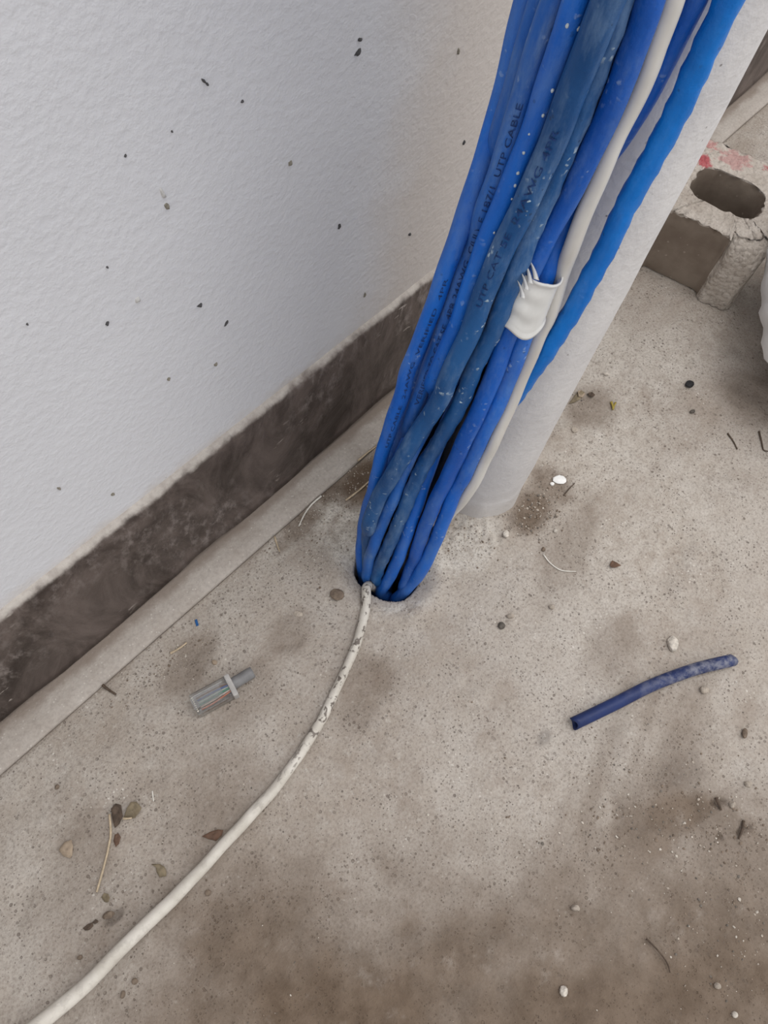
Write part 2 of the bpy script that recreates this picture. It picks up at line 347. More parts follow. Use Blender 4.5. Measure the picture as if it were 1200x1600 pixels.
V = np.stack([X, Y, Z], -1).reshape(-1, 3)
ii = np.arange(nx * ny).reshape(nx, ny)
Fq = np.stack([ii[:-1, :-1], ii[1:, :-1], ii[1:, 1:], ii[:-1, 1:]], -1).reshape(-1, 4)
me = bpy.data.meshes.new('floor'); me.vertices.add(len(V)); me.vertices.foreach_set('co', V.ravel())
me.loops.add(Fq.size); me.loops.foreach_set('vertex_index', Fq.ravel().astype(np.int32))
me.polygons.add(len(Fq)); me.polygons.foreach_set('loop_start', np.arange(0, Fq.size, 4, dtype=np.int32))
me.polygons.foreach_set('loop_total', np.full(len(Fq), 4, dtype=np.int32)); me.update(calc_edges=True)
at = me.attributes.new('stain_shade', 'FLOAT_COLOR', 'POINT')
at.data.foreach_set('color', np.stack([DIRT_SHADE, CEM, BLK, np.ones_like(X)], -1).reshape(-1).astype(np.float32))
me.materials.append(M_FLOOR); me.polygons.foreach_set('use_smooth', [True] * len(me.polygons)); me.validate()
FLOOR = bpy.data.objects.new('floor', me); COL.objects.link(FLOOR); tag(FLOOR, 'dusty grey concrete floor with a cable hole', 'floor', kind='structure')
def fz(x, y):
    i = min(max(np.searchsorted(gx, x), 0), nx - 1); j = min(max(np.searchsorted(gy, y), 0), ny - 1); return float(Z[i, j])

# ================================================================== WALL, SKIRTING, STRIP
def box(bm, x0, x1, y0, y1, z0, z1):
    vs = [bm.verts.new(p) for p in ((x0, y0, z0), (x1, y0, z0), (x1, y1, z0), (x0, y1, z0), (x0, y0, z1), (x1, y0, z1), (x1, y1, z1), (x0, y1, z1))]
    for f in ((3, 2, 1, 0), (4, 5, 6, 7), (0, 1, 5, 4), (1, 2, 6, 5), (2, 3, 7, 6), (3, 0, 4, 7)): bm.faces.new([vs[i] for i in f])
    return vs
bm = bmesh.new(); box(bm, -1.2, 1.9, Y_WALL, Y_WALL + 0.12, -0.03, 1.5)
WALL = bm_obj('wall_back', bm, M_WALL); tag(WALL, 'white painted plaster wall with small chips', 'wall', kind='structure')
xs = np.concatenate([np.arange(-1.2, -0.1, 0.05), np.arange(-0.1, 0.8, 0.0025), np.arange(0.8, 1.91, 0.05)])
prof = []
for x in xs:
    nb = vn1(np.array([x * 16 + 50]), np.array([3.0]), 4)[0]; nt = vn2(np.array([x * 25 + 50]), np.array([8.0]), 3)[0] - .5
    nf = vn3(np.array([x * 12 + 50]), np.array([2.0]), 2)[0] - .5
    zb = 0.0024 + 0.013 * max(nb - 0.42, 0) + .0012 * vn2(np.array([x * 170 + 50]), np.array([5.0]), 2)[0]; yo = Y_BASE + 0.0010 * nf; zt = H_BASE + 0.0014 * nt
    prof.append([(x, Y_WALL + .003, zt + .0006), (x, yo + .0030, zt), (x, yo + .0010, zt - .0010), (x, yo, zt - .0032), (x, yo + .0003, zt * .7), (x, yo + .0006 * nf, zt * .35),
                 (x, yo - .0002, zb + .004), (x, yo - .0012, zb), (x, yo + .0010, zb - .0004), (x, Y_WALL + .003, zb + .001)])
np_ = len(prof[0]); V = [p for r in prof for p in r]
Fs = [(i * np_ + j, i * np_ + j + 1, (i + 1) * np_ + j + 1, (i + 1) * np_ + j) for i in range(len(xs) - 1) for j in range(np_ - 1)]
BASE = mk('baseboard_back', V, Fs, M_BASE); tag(BASE, 'dark brown painted skirting with a dusty top edge', 'baseboard', kind='structure')
prof = []
for x in xs:
    w = (vn2(np.array([x * 40 + 50]), np.array([1.0]), 3)[0] - .5) * .0004
    prof.append([(x, Y_STRIP + w, -.02), (x, Y_STRIP + w, .0010), (x, Y_STRIP + .0005 + w, .0016), (x, Y_STRIP + .008, .0018), (x, Y_BASE - .002, .0019), (x, Y_WALL + .002, .0030)])
np_ = len(prof[0]); V = [p for r in prof for p in r]
Fs = [(i * np_ + j, (i + 1) * np_ + j, (i + 1) * np_ + j + 1, i * np_ + j + 1) for i in range(len(xs) - 1) for j in range(np_ - 1)]
STRIP = mk('trim_1', V, Fs, M_STRIP); tag(STRIP, 'grey cement strip along the foot of the skirting', 'trim', kind='structure')

# chips in the wall paint
M_CHIPD = plain('dark_chip', (0.07, 0.068, 0.07), 0.9, .3, 900); M_CHIPB = plain('grey_brown_chip', (0.22, 0.20, 0.165), 0.9, .3, 700); M_CHIPW = plain('pale_chip', (0.55, 0.54, 0.53), 0.8, .1, 900)
def irregular(n_, w=.35, seed=None):
    rg = np.random.default_rng(seed); return 1 + w * (rg.random(n_) - .5) * 2
def wall_chip(u, v, w, h, mat, rot=0.0, proud=.0007, seed=0):
    p = on_y(u, v, Y_WALL); q = on_y(u + w, v, Y_WALL); sc = np.linalg.norm(q - p) / w * .8
    n_ = 10; rr = irregular(n_, .3, seed + 5); vs = [[p[0], p[1] - proud, p[2]]]; c_, s_ = math.cos(rot), math.sin(rot)
    for k in range(2):
        for j in range(n_):
            t = 2 * math.pi * j / n_; e = (0.6, 1.0)[k] * rr[j]; a = w * .5 * sc * math.cos(t) * e; b = h * .5 * sc * math.sin(t) * e
            vs.append([p[0] + a * c_ - b * s_, p[1] - (proud * .8 if k == 0 else -.0002), p[2] + a * s_ + b * c_])
    fs = [(0, 1 + (j + 1) % n_, 1 + j) for j in range(n_)] + [(1 + j, 1 + (j + 1) % n_, 1 + n_ + (j + 1) % n_, 1 + n_ + j) for j in range(n_)]
    return mk('plaster_chip', vs, fs, mat, WALL, p)
for i, a in enumerate([(254, 303, 7, 30, M_CHIPW, .25), (261, 322, 8, 16, M_CHIPB, .2), (559, 82, 12, 8, M_CHIPD, .2), (562, 62, 8, 5, M_CHIPD, -.3), (318, 126, 4, 12, M_CHIPD, .6), (323, 131, 4, 7, M_CHIPD, .5),
                       (312, 477, 10, 8, M_CHIPD, -.3), (167, 505, 6, 10, M_CHIPD, -.5), (353, 505, 9, 4, M_CHIPD, .7), (92, 763, 4, 10, M_CHIPB, .3), (453, 255, 7, 9, M_CHIPB, 0), (530, 353, 5, 9, M_CHIPD, 0),
                       (263, 592, 6, 7, M_CHIPB, 0), (337, 569, 6, 7, M_CHIPB, 0), (42, 506, 4, 5, M_CHIPD, 0), (167, 417, 5, 4, M_CHIPD, 0), (378, 158, 5, 4, M_CHIPD, .5), (725, 222, 4, 6, M_CHIPD, 0), (176, 772, 5, 9, M_CHIPB, .4), (215, 468, 10, 12, M_CHIPW, 0), (570, 460, 4, 8, M_CHIPB, 0), (716, 80, 4, 9, M_CHIPB, 0), (640, 366, 4, 5, M_CHIPD, 0), (195, 243, 6, 3, M_CHIPD, .6), (268, 205, 4, 4, M_CHIPD, 0)]):
    wall_chip(*a, seed=i)

# ================================================================== PIPE
n_s = 56; zs = [-.01, 0.0, .004, .009, .014, .0185, .0195, .024, .04] + list(np.arange(.06, 1.101, .02)); V = []; Fs = []
for z in zs:
    for j in range(n_s):
        t = 2 * math.pi * j / n_s; w = vn1(np.array([math.cos(t) * 3 + 30 + z * 30]), np.array([math.sin(t) * 3 + 30]), 3)[0] - .5
        r = PIPE_R + .0008 * w * (1 + 2 * math.exp(-max(z, 0) / .012)) + (.0012 * math.exp(-max(z, 0) / .004)) - (.0003 if abs(z - .0195) < .0004 else 0)
        V.append((PIPE[0] + r * math.cos(t), PIPE[1] + r * math.sin(t), z))
for i in range(len(zs) - 1):
    for j in range(n_s): k = (j + 1) % n_s; Fs.append((i * n_s + j, i * n_s + k, (i + 1) * n_s + k, (i + 1) * n_s + j))
Fs.append(tuple((len(zs) - 1) * n_s + j for j in range(n_s)))
PIPE_O = mk('pipe', V, Fs, M_PIPE, None, (PIPE[0], PIPE[1], 0)); tag(PIPE_O, 'upright white painted pipe standing behind the blue cables', 'pipe')

# ================================================================== CABLES
CAB = {}; CAB_Q = []
def cable(name, label, mat, pts, r=.0031, off=0.0, tw=0.0, tail=None, group=None, period=.011, seed=0):
    """pts: (u, v[, extra depth]) read down the cable; the rest of it drops into the hole and rises out of the frame"""
    P = []
    for p in pts:
        o = off + (p[2] if len(p) > 2 else 0.0); P.append(bun(p[0], p[1], o))
    top = P[0] + (P[0] - P[1]) / np.linalg.norm(P[0] - P[1]) * .06
    top2 = np.array([top[0] + .01, top[1] + .005, .75 + .02 * (seed % 4)])
    mid = (top * .5 + top2 * .5) + np.array([.002, 0, 0])
    P = [top2, mid, top] + P
    e = P[-1]; hx, hy = tail if tail else (HOLE[0] + (e[0] - HOLE[0]) * .6, HOLE[1] + (e[1] - HOLE[1]) * .6)
    P += [np.array([hx, hy, min(e[2] - .02, -.025)]), np.array([hx, hy, -.075])]
    C = catmull(P, .004); CAB_Q.append((name, label, mat, C, r, tw, period, seed, group)); return
def build_cable(name, label, mat, C, r, tw, period, seed, group):
    keep = np.concatenate([[True], np.linalg.norm(np.diff(C, axis=0), axis=1) > 1e-5]); C = C[keep]
    ph = seed * 1.7
    mod = lambda s, t: .00012 * np.sin(s * 260 + ph + t) + .0001 * np.sin(s * 90 + 3 * t + ph) + tw * np.sin(2 * np.pi * s / period + 2 * t + ph)
    V, F = tube(C, r, 16, True, mod)
    o = mk(name, V, F, mat, None, C[-1]); tag(o, label, 'cable', group or 'cables in the bundle')
    CAB[label] = (C, r, o); return o
L1 = 'blue cable with black print at the far left of the bundle, by the wall'
cable('network_cable', L1, M_BLUE,
      [(823, 0, .004), (795, 110, .004), (764, 220, .003), (712, 380, .0005), (673, 490), (644, 560), (634, 600), (610, 670), (598, 710), (586, 760, .002), (573, 800, .004), (566, 840, .005), (564, 870, .005), (567, 893, .005)], seed=1, tail=(.1285, .0905))
cable('network_cable', 'thin slice of blue cable second from the left at the top edge', M_BLUE2,
      [(846, 0), (812, 110), (779, 220), (729, 380, .002), (690, 490, .002), (661, 560, .002), (652, 600, .002), (625, 670, .002), (604, 740, .002), (590, 800, .005), (576, 860, .006), (572, 890, .006)], off=.0022, seed=2, tail=(.133, .0915))
L3 = 'blue cable with a long row of dark print, third from left at the top edge'
cable('network_cable', L3, M_BLUE2,
      [(866, 0), (830, 110), (795, 220), (739, 380), (702, 490), (676, 560), (662, 600), (636, 670, .002), (608, 740, .005), (594, 800, .007), (582, 860, .008), (578, 890, .008)], off=.0006, seed=3, tail=(.137, .093))
L4 = 'bright clean blue cable with pale drips, fourth from left at the top'
cable('network_cable', L4, M_BLUE,
      [(900, 0), (866, 100), (824, 220), (758, 380), (720, 490), (690, 560, .0008), (674, 600, .002), (645, 670, .004), (616, 740, .006), (602, 800, .008), (590, 860, .008), (586, 890, .008)], off=-.0008, seed=4, tail=(.142, .092))
L5 = 'dull teal blue cable in front, widest of the bundle'
cable('network_cable', L5, M_DULL,
      [(945, 0), (908, 100), (860, 220), (786, 380), (744, 490), (710, 560), (696, 600), (650, 670), (620, 720), (598, 760), (584, 800, .001), (579, 830, .003), (577, 860, .005), (577, 890, .006)], r=.0037, off=-.0018, seed=5, tail=(.135, .084))
L6 = 'dull blue cable with scalloped white plaster spots, left of the black gap'
cable('network_cable', L6, M_DULL,
      [(966, 0, .0015), (932, 100, .0015), (886, 220, .001), (820, 380), (779, 490), (745, 560), (731, 600), (693, 670), (663, 720), (645, 760), (616, 830), (600, 865), (591, 890), (588, 905)], r=.0033, off=-.0004, tw=.0002, seed=6, tail=(.136, .078))
L8 = 'dusty bright blue cable coming out low between two dull ones above the hole'
cable('network_cable', L8, M_BLUE2,
      [(925, 0, .006), (890, 100, .006), (848, 220, .006), (790, 380, .006), (755, 490, .005), (722, 560, .004), (704, 600, .003), (672, 650, .0015), (642, 707, -.0005), (622, 760, -.001), (604, 800, -.001), (592, 830, -.001), (581, 862, -.001), (575, 890, -.001), (575, 905)], r=.0030, seed=7, tail=(.131, .082))
cable('network_cable', 'short bright blue stretch dipping into the middle of the hole', M_BLUE,
      [(968, 0, .008), (934, 100, .008), (888, 220, .008), (822, 380, .007), (780, 490, .007), (746, 560, .006), (732, 600, .006), (696, 670, .005), (674, 720, .004), (657, 770, .002), (637, 830), (626, 862), (614, 890), (603, 912), (595, 926)], r=.0033, seed=8, tail=(.134, .073))
L10 = 'deep blue cable right of the black gap, left one inside the white sleeve'
cable('network_cable', L10, M_DEEP,
      [(1013, 0), (979, 100), (927, 220), (888, 300), (847, 380), (817, 450), (797, 510), (764, 600), (731, 670), (704, 730), (689, 760), (661, 830), (651, 862, .001), (640, 892, .002), (632, 915, .002)], r=.0034, off=.0008, seed=9, tail=(.1415, .0705))
L11 = 'bright blue cable along the right edge of the bundle, right one inside the white sleeve'
cable('network_cable', L11, M_BLUE,
      [(1040, 0, .005), (1003, 100, .005), (947, 220, .004), (905, 300, .003), (871, 380, .002), (845, 450, .001), (824, 510, .0005), (790, 600), (756, 670), (730, 730), (713, 760), (686, 830), (672, 862), (654, 895), (634, 922), (618, 938)], r=.0034, off=.0012, seed=10, tail=(.1395, .0655))
cable('network_cable', 'black cable down in the dark gap between the blue cables', M_BLACK,
      [(975, 0, .010), (938, 100, .010), (896, 220, .010), (840, 380, .009), (803, 490, .008), (767, 560, .007), (753, 600, .007), (713, 670, .006), (690, 730, .006), (668, 780, .006), (644, 840, .006), (630, 880, .006)], r=.0030, seed=11, tail=(.143, .076))
cable('network_cable', 'added black filler strand keeping the gap behind the dull teal cables dark', M_BLACK,
      [(908, 0, .014), (872, 100, .014), (832, 220, .014), (782, 380, .013), (752, 490, .010), (728, 560, .009), (714, 600, .008), (680, 670, .007), (652, 730, .006), (622, 800, .007), (604, 860, .007)], r=.0038, seed=15, tail=(.139, .090))  # added filler: its black stands in for shade between the cables
cable('network_cable', 'plain blue cable, narrow strip seen between the white cable and the pipe', M_DEEP,
      [(1081, 0), (1037, 100), (974, 220), (914, 300), (858, 400), (812, 500), (762, 600), (735, 670), (705, 740), (676, 800), (650, 860)], r=.0029, off=.0075, seed=12, tail=(.147, .083))
cable('network_cable', 'sky blue cable with a wavy outline, rightmost, lying against the white pipe', M_SKY,
      [(1132, 0), (1089, 100), (1034, 220), (990, 300), (942, 400), (886, 500), (855, 550), (822, 600, .0008), (790, 650, .0015), (762, 700, .002), (728, 760, .002), (690, 830, .002), (660, 880, .002)], r=.0034, off=.0065, tw=.00026, seed=13, period=.0095, tail=(.149, .077))
cable('network_cable', 'only white cable among the blue ones, running down beside the pipe', M_WHITE,
      [(1048, 0), (1014, 100), (960, 220), (906, 350), (882, 415), (857, 500), (842, 530), (820, 580), (803, 620), (766, 700), (737, 758), (704, 800, .003), (679, 830, .005), (658, 865, .006)], r=.0026, off=.0022, seed=14, tail=(.146, .071))


# settle the bundle: at every height, push cables that would cut into one another apart in depth, keep them off the pipe
zl_ = np.arange(.004, .37, .003); NCB = len(CAB_Q); PT = np.zeros((NCB, len(zl_), 2)); RR = np.array([q[4] for q in CAB_Q]) * 1.03
for i, q in enumerate(CAB_Q):
    o_ = np.argsort(q[3][:, 2]); PT[i] = np.stack([np.interp(zl_, q[3][o_, 2], q[3][o_, k]) for k in (0, 1)], -1)
LD = np.array([-MD[1], MD[0]]); S0 = PT @ MD; L0 = PT @ LD; S = S0.copy(); fade = sstep(.0, .05, zl_)
def smooth_rows(A, n_=5):
    k_ = np.ones(n_) / n_; Ap = np.pad(A, ((0, 0), (n_ // 2, n_ // 2)), mode='edge'); return np.array([np.convolve(a, k_, 'valid') for a in Ap])
ps, pl_ = PIPE @ MD, PIPE @ LD
for it in range(160):
    D = np.zeros_like(S)
    for i in range(NCB):
        for j in range(i + 1, NCB):
            R_ = RR[i] + RR[j]; l = L0[i] - L0[j]; need = np.sqrt(np.clip(R_ * R_ - l * l, 0, None)); ds = S[i] - S[j]
            sg_ = np.sign(np.mean((S0[i] - S0[j])[(np.abs(l) < R_)])) if (np.abs(l) < R_).any() else 1.0
            sgn = np.where(np.abs(S0[i] - S0[j]) > .0006, np.sign(S0[i] - S0[j]), sg_)
            gap = np.clip(need - ds * sgn, 0, None) * .25; D[i] += gap * sgn; D[j] -= gap * sgn
    for i in range(NCB):
        l = L0[i] - pl_; R_ = RR[i] + PIPE_R + .0006; need = np.sqrt(np.clip(R_ * R_ - l * l, 0, None)); gap = np.where(np.abs(l) < R_, np.clip(need - (ps - S[i]), 0, None), 0); D[i] -= gap * .5
    S = S + np.clip(D, -.0012, .0012)
    if it % 4 == 3: S = S0 + smooth_rows(S - S0) * 1.0
OFFS = (S - S0) * fade
for i, q in enumerate(CAB_Q):
    C = q[3]; ex = np.interp(C[:, 2], zl_, OFFS[i]); C[:, :2] += ex[:, None] * MD
    build_cable(*q)

# the white cable on the floor, out of the hole and away to the lower left
fp = [(600, 925, -.06), (592, 922, -.03), (580, 915, -.006), (573, 917, .0035), (572.5, 932, .0040), (570, 956, .0033), (561, 994, .003), (547, 1031, .003), (529, 1069, .003), (512, 1106, .003), (491, 1144, .003), (467, 1181, .003),
      (431, 1230, .003), (386, 1280, .0031), (340, 1330, .0033), (294, 1380, .0037), (244, 1430, .0044), (205, 1467, .0055), (127, 1546, .0085), (61, 1600, .011)]
P = [fl(u, v, z) for u, v, z in fp]; dlt = P[-1] - P[-2]; dlt /= np.linalg.norm(dlt)
P += [P[-1] + dlt * .06, P[-1] + dlt * .16 + np.array([0, 0, -.005]), P[-1] + dlt * .4 + np.array([-.02, .02, -.0085])]
C = catmull(P, .003); s = np.concatenate([[0], np.cumsum(np.linalg.norm(np.diff(C, axis=0), axis=1))])
R = np.interp(s, [0, .06, .13, .20, .28, .36, .9], [.0026, .0026, .00235, .0027, .0031, .0035, .0033])
C[:, 2] = np.where(s > .075, np.maximum(C[:, 2], R + .0002), C[:, 2])
V, Fs = tube(C, R, 18, True, lambda s, t: .00010 * np.sin(s * 300 + t) + .00008 * np.sin(s * 111 + 2 * t))
FC = mk('floor_cable', V, Fs, M_WHITE2, None, fl(572, 930, 0)); tag(FC, 'scuffed off-white cable curving across the bare floor out of the hole', 'cable')

# ---- print on three of the jackets
def lettering(label, text, v0, v1, size, side=0.0, mat=M_INK):
    C, r, o = CAB[label]
    cu = bpy.data.curves.new('print', 'FONT'); cu.body = text; cu.size = 1.0; cu.resolution_u = 2
    t_o = bpy.data.objects.new('print', cu); COL.objects.link(t_o)
    dg = bpy.context.evaluated_depsgraph_get(); tm = t_o.evaluated_get(dg).to_mesh()
    bm = bmesh.new(); bm.from_mesh(tm); bmesh.ops.triangulate(bm, faces=bm.faces)
    bmesh.ops.subdivide_edges(bm, edges=[e for e in bm.edges if e.calc_length() > .18], cuts=1)
    bmesh.ops.triangulate(bm, faces=bm.faces); bm.verts.index_update()
    vs = np.array([list(v.co) for v in bm.verts]); fs = [[v.index for v in f.verts] for f in bm.faces]; bm.free()
    bpy.data.objects.remove(t_o); bpy.data.curves.remove(cu)
    T, A, B = frames(C); s = np.concatenate([[0], np.cumsum(np.linalg.norm(np.diff(C, axis=0), axis=1))])
    cc = (C - np.array([0, 0, CAM_H])) @ RW; vv = 800 + F_PX * cc[:, 1] / np.maximum(cc[:, 2], .02)
    ok = (C[:, 2] < .36) & (C[:, 2] > .0); idx = np.where(ok)[0]
    sa = np.interp(v1, vv[idx], s[idx]); sb = np.interp(v0, vv[idx], s[idx])          # v1: lower image row, where the line begins
    wid = vs[:, 0].max(); hgt = .72; lo = []
    for x, y, _ in vs:
        ss = sa + (sb - sa) * x / wid; c0 = np.array([np.interp(ss, s, C[:, k]) for k in range(3)])
        t = np.array([np.interp(ss, s, T[:, k]) for k in range(3)]); t /= np.linalg.norm(t)
        w = np.array([0, 0, CAM_H]) - c0; w -= (w @ t) * t; w /= np.linalg.norm(w); q = np.cross(w, -t)   # q: up-side of the letters
        a = (y - hgt / 2) * size / r + side
        lo.append(c0 + (r + .00022) * (math.cos(a) * w + math.sin(a) * q))
    return mk('printed_lettering', lo, fs, mat, o, np.array(o.location), smooth=False)
lettering(L3, 'VERIFIED TO CAT 5E  4PR 24AWG  C(UL)  E 187/1  UTP CABLE', 150, 625, .0023)
lettering(L1, 'UTP CABLE  24AWG  VERIFIED  4PR', 425, 690, .0017, -.3)
lettering(L5, 'UTP CAT 5E  24AWG 4PR', 190, 470, .0026, .1)

def drips(label, spots, mat, size=.00038):
    C, r, o = CAB[label]; cc = (C - np.array([0, 0, CAM_H])) @ RW; vv = 800 + F_PX * cc[:, 1] / np.maximum(cc[:, 2], .02); uu = 600 + F_PX * cc[:, 0] / np.maximum(cc[:, 2], .02)
    ok = np.where((C[:, 2] < .36) & (C[:, 2] > 0))[0]; od = ok[np.argsort(vv[ok])]; T = frames(C)[0]
    for k, (u, v) in enumerate(spots):
        c0 = np.array([np.interp(v, vv[od], C[od, a]) for a in range(3)]); t = np.array([np.interp(v, vv[od], T[od, a]) for a in range(3)]); uc = np.interp(v, vv[od], uu[od]); dep = np.interp(v, vv[od], cc[od, 2])
        w = np.array([0, 0, CAM_H]) - c0; w -= (w @ t) * t; w /= np.linalg.norm(w); q = np.cross(w, t); q *= np.sign((RW.T @ q)[0]); d = np.clip((u - uc) * .88 / F_PX * dep, -.9 * r, .9 * r)
        p = c0 + q * d + w * math.sqrt(r * r - d * d); rg_ = np.random.default_rng(k + 40); sz = size * (.7 + .7 * rg_.random()); bm = pebble_mesh((sz, sz), sz, k + 60)
        vs = [p + np.array(x.co) * np.array([1, 1, 1.3]) - np.array([0, 0, sz * .6]) for x in bm.verts]; bm.verts.index_update(); fs = [[x.index for x in f.verts] for f in bm.faces]; bm.free()
        mk('plaster_drip', vs, fs, mat, o, np.array(o.location))
drips(L4, [(890, 30), (908, 34), (868, 130), (853, 169), (830, 200), (822, 229), (814, 260), (810, 279), (805, 299), (777, 353), (769, 387)], plain('pale_plaster', (0.50, 0.56, 0.60), .7, .1, 500))
# ---- split white sleeve round two of the cables
def at_row(label, v):
    C = CAB[label][0]; cc = (C - np.array([0, 0, CAM_H])) @ RW; vv = 800 + F_PX * cc[:, 1] / np.maximum(cc[:, 2], .02)
    ok = np.where((C[:, 2] < .36) & (C[:, 2] > 0))[0]; return np.array([np.interp(v, vv[ok][np.argsort(vv[ok])], C[ok, k][np.argsort(vv[ok])]) for k in range(3)])
pa = (at_row(L10, 500) + at_row(L11, 495)) / 2; pb = (at_row(L10, 425) + at_row(L11, 420)) / 2
ax = pb - pa; Ls = np.linalg.norm(ax); ax /= Ls
sd = at_row(L11, 460) - at_row(L10, 460); half = np.linalg.norm(sd) / 2; sd -= (sd @ ax) * ax; sd /= np.linalg.norm(sd)
fr = np.cross(sd, ax); fr *= 1 if fr @ (np.array([0, 0, CAM_H]) - pa) > 0 else -1
nt, nl = 72, 26; V = []; Fs = []
for i in range(nl):
    for j in range(nt):
        t = 2 * math.pi * j / nt; left = max(0.0, math.cos(t - math.pi + .35))            # left, front-left side carries the ribs
        topl = 1.0 + .12 * left ** 2 - .10 * max(0, math.sin(t)) * max(0, math.cos(t)); botl = -.10 * math.sin(t) ** 2 + .06 * math.sin(3 * t)
        f = i / (nl - 1); l = (botl + (topl - botl) * f) * Ls
        rib = .0003 * left * math.sin(f * 2 * math.pi * 3.0)
        flare = .0008 * (f > .94) + .0005 * (f < .07)
        ra = half + .0034 + .0006 + rib + flare; rb = .0034 + .0010 + rib + flare + .0006 * math.cos(2 * t)
        V.append(pa + ax * l + sd * (ra * math.cos(t) - .0006) + fr * (rb * math.sin(t) + .0020 * max(0, math.sin(t) + .3)))
for i in range(nl - 1):
    for j in range(nt): k = (j + 1) % nt; Fs.append((i * nt + j, i * nt + k, (i + 1) * nt + k, (i + 1) * nt + j))
SLV = mk('cable_sleeve', V, Fs, M_TAPE, None, pa); m = SLV.modifiers.new('wall', 'SOLIDIFY'); m.thickness = .0006; m.offset = 0
cs = (pa + pb) / 2; dsl = min((RW.T @ (cs + fr * .0085 - np.array([0, 0, CAM_H])))[2], (RW.T @ (at_row(L6, 430) - np.array([0, 0, CAM_H])))[2] - .0042)
for (u0, v0, u1, v1, w_) in [(817, 466, 808.5, 438, 8.5), (823, 453, 813.5, 424, 9), (829, 443, 819.5, 409, 9.5), (838, 437, 825, 402, 9)]:
    def im(u, v, d): return np.array([0, 0, CAM_H]) + ray(u, v) * (d / F_PX)
    vs = []; K = 8
    for k in range(K + 1):
        f = k / K; u = u0 + (u1 - u0) * f + 2.0 * math.sin(math.pi * f); v = v0 + (v1 - v0) * f; w2 = w_ * .5 * (1 - f) ** .7 + .3; d = dsl + .0012 * f - .0006
        for (du, dd_) in ((-w2, .0010), (0, -.0006), (w2, .0009), (0, .0014)): vs.append(im(u + du, v + du * .35, d + dd_))
    fs = [(k * 4 + j, k * 4 + (j + 1) % 4, k * 4 + 4 + (j + 1) % 4, k * 4 + 4 + j) for k in range(K) for j in range(4)] + [(3, 2, 1, 0), (K * 4, K * 4 + 1, K * 4 + 2, K * 4 + 3)]
    mk('rib', vs, fs, M_TAPE, SLV, pa)
tag(SLV, 'short white plastic sleeve with torn ribs clipped round two blue cables', 'sleeve')

# ================================================================== CEMENT BLOCK
B0 = fl(1135, 489); A_ = fl(994, 422) - B0; A_ /= np.linalg.norm(A_); BB = np.array([A_[1], -A_[0], 0]); BB = BB if BB[0] > 0 else -BB
def blk(a, b, z): return B0 + A_ * a + BB * b + np.array([0, 0, z])
# outline with the open half cell at the front, and one whole cell
TH = .080; LEN = .083
def oval(ca, cb, ra, rb, n_=40, p=3.0, seed=0):
    rg = irregular(n_, .035, seed); out = []
    for j in range(n_):
        t = 2 * math.pi * j / n_; c_, s_ = math.cos(t), math.sin(t); k = (abs(c_) ** p + abs(s_) ** p) ** (-1 / p) * rg[j]; out.append((ca + ra * c_ * k, cb + rb * s_ * k))
    return out
outer = []
def seg(p, q, n_): 
    for i in range(n_): outer.append((p[0] + (q[0] - p[0]) * i / n_, p[1] + (q[1] - p[1]) * i / n_))
seg((.0, .004), (.003, .0), 2); seg((.003, .0), (.0215, -.0008), 7); seg((.0215, -.0008), (.0245, .0035), 3); seg((.0245, .0035), (.028, .0052), 3)
seg((.028, .0052), (.064, .0052), 14); seg((.064, .0052), (.068, .0), 3); seg((.068, .0), (.077, .0), 4); seg((.077, .0), (TH, .003), 2)
seg((TH, .003), (TH, LEN), 20); seg((TH, LEN), (0, LEN), 20); seg((0, LEN), (0, .004), 20)
NO = len(outer); inner = oval(.0397, .0388, .0233, .0168, 44, 3.2, 3); NI = len(inner)
zl = [0.0006, .006, .014, .022, .030, .038, .045, .050, .053, BLK_Z]; rgb = np.random.default_rng(5)
V = []; Fs = []; fm = []
for i, z in enumerate(zl):
    for j, (a, b) in enumerate(outer):
        front = b < .006; jamb = a < .0245 and front; top = z > .045
        rough_ = .0008 if jamb else (.0003 if front else .0006); ch = 0.0
        if top and not (.0245 <= a <= .068 and front): ch = .0016 * max(0, (z - .047) / .007)
        if jamb: ch += .0045 * max(0, (z - .034) / .02) ** 1.5
        if front and a < .006: ch += .003 * max(0, (z - .036) / .018)
        ca, cb = (TH / 2 - a), (LEN / 2 - b); l = math.hypot(ca, cb)
        a2 = a + ca / l * ch + rgb.normal() * rough_ * .6; b2 = b + (cb / l * ch if not jamb else ch) + rgb.normal() * rough_ * .6
        if .0245 <= a <= .068 and front: b2 += -.0032 * (z / BLK_Z) + (.0012 if z < .002 else 0)
        V.append(blk(a2, b2, z + (rgb.normal() * .0006 if z > .04 else 0)))
for i in range(len(zl) - 1):
    for j in range(NO):
        k = (j + 1) % NO; Fs.append((i * NO + j, i * NO + k, (i + 1) * NO + k, (i + 1) * NO + j)[::-1])
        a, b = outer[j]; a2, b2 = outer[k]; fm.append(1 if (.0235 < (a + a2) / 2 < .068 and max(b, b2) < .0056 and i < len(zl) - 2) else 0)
io = len(V)
for i, z in enumerate(zl):
    for (a, b) in inner:
        e = .0012 * max(0, (z - .047) / .007); ca, cb = a - .0397, b - .0388; l = math.hypot(ca, cb); s_ = 1 - .06 * (1 - z / BLK_Z)
        rr_ = rgb.normal() * (.0005 if z > .044 else .0001)
        V.append(blk(.0397 + ca * s_ + ca / l * (e + rr_), .0388 + cb * s_ + cb / l * (e + rr_), z))
for i in range(len(zl) - 1):
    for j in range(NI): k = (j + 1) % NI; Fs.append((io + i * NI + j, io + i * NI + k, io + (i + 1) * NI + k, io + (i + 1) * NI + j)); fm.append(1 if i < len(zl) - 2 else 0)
bm = bmesh.new()     # the top face with the hole, filled and roughened
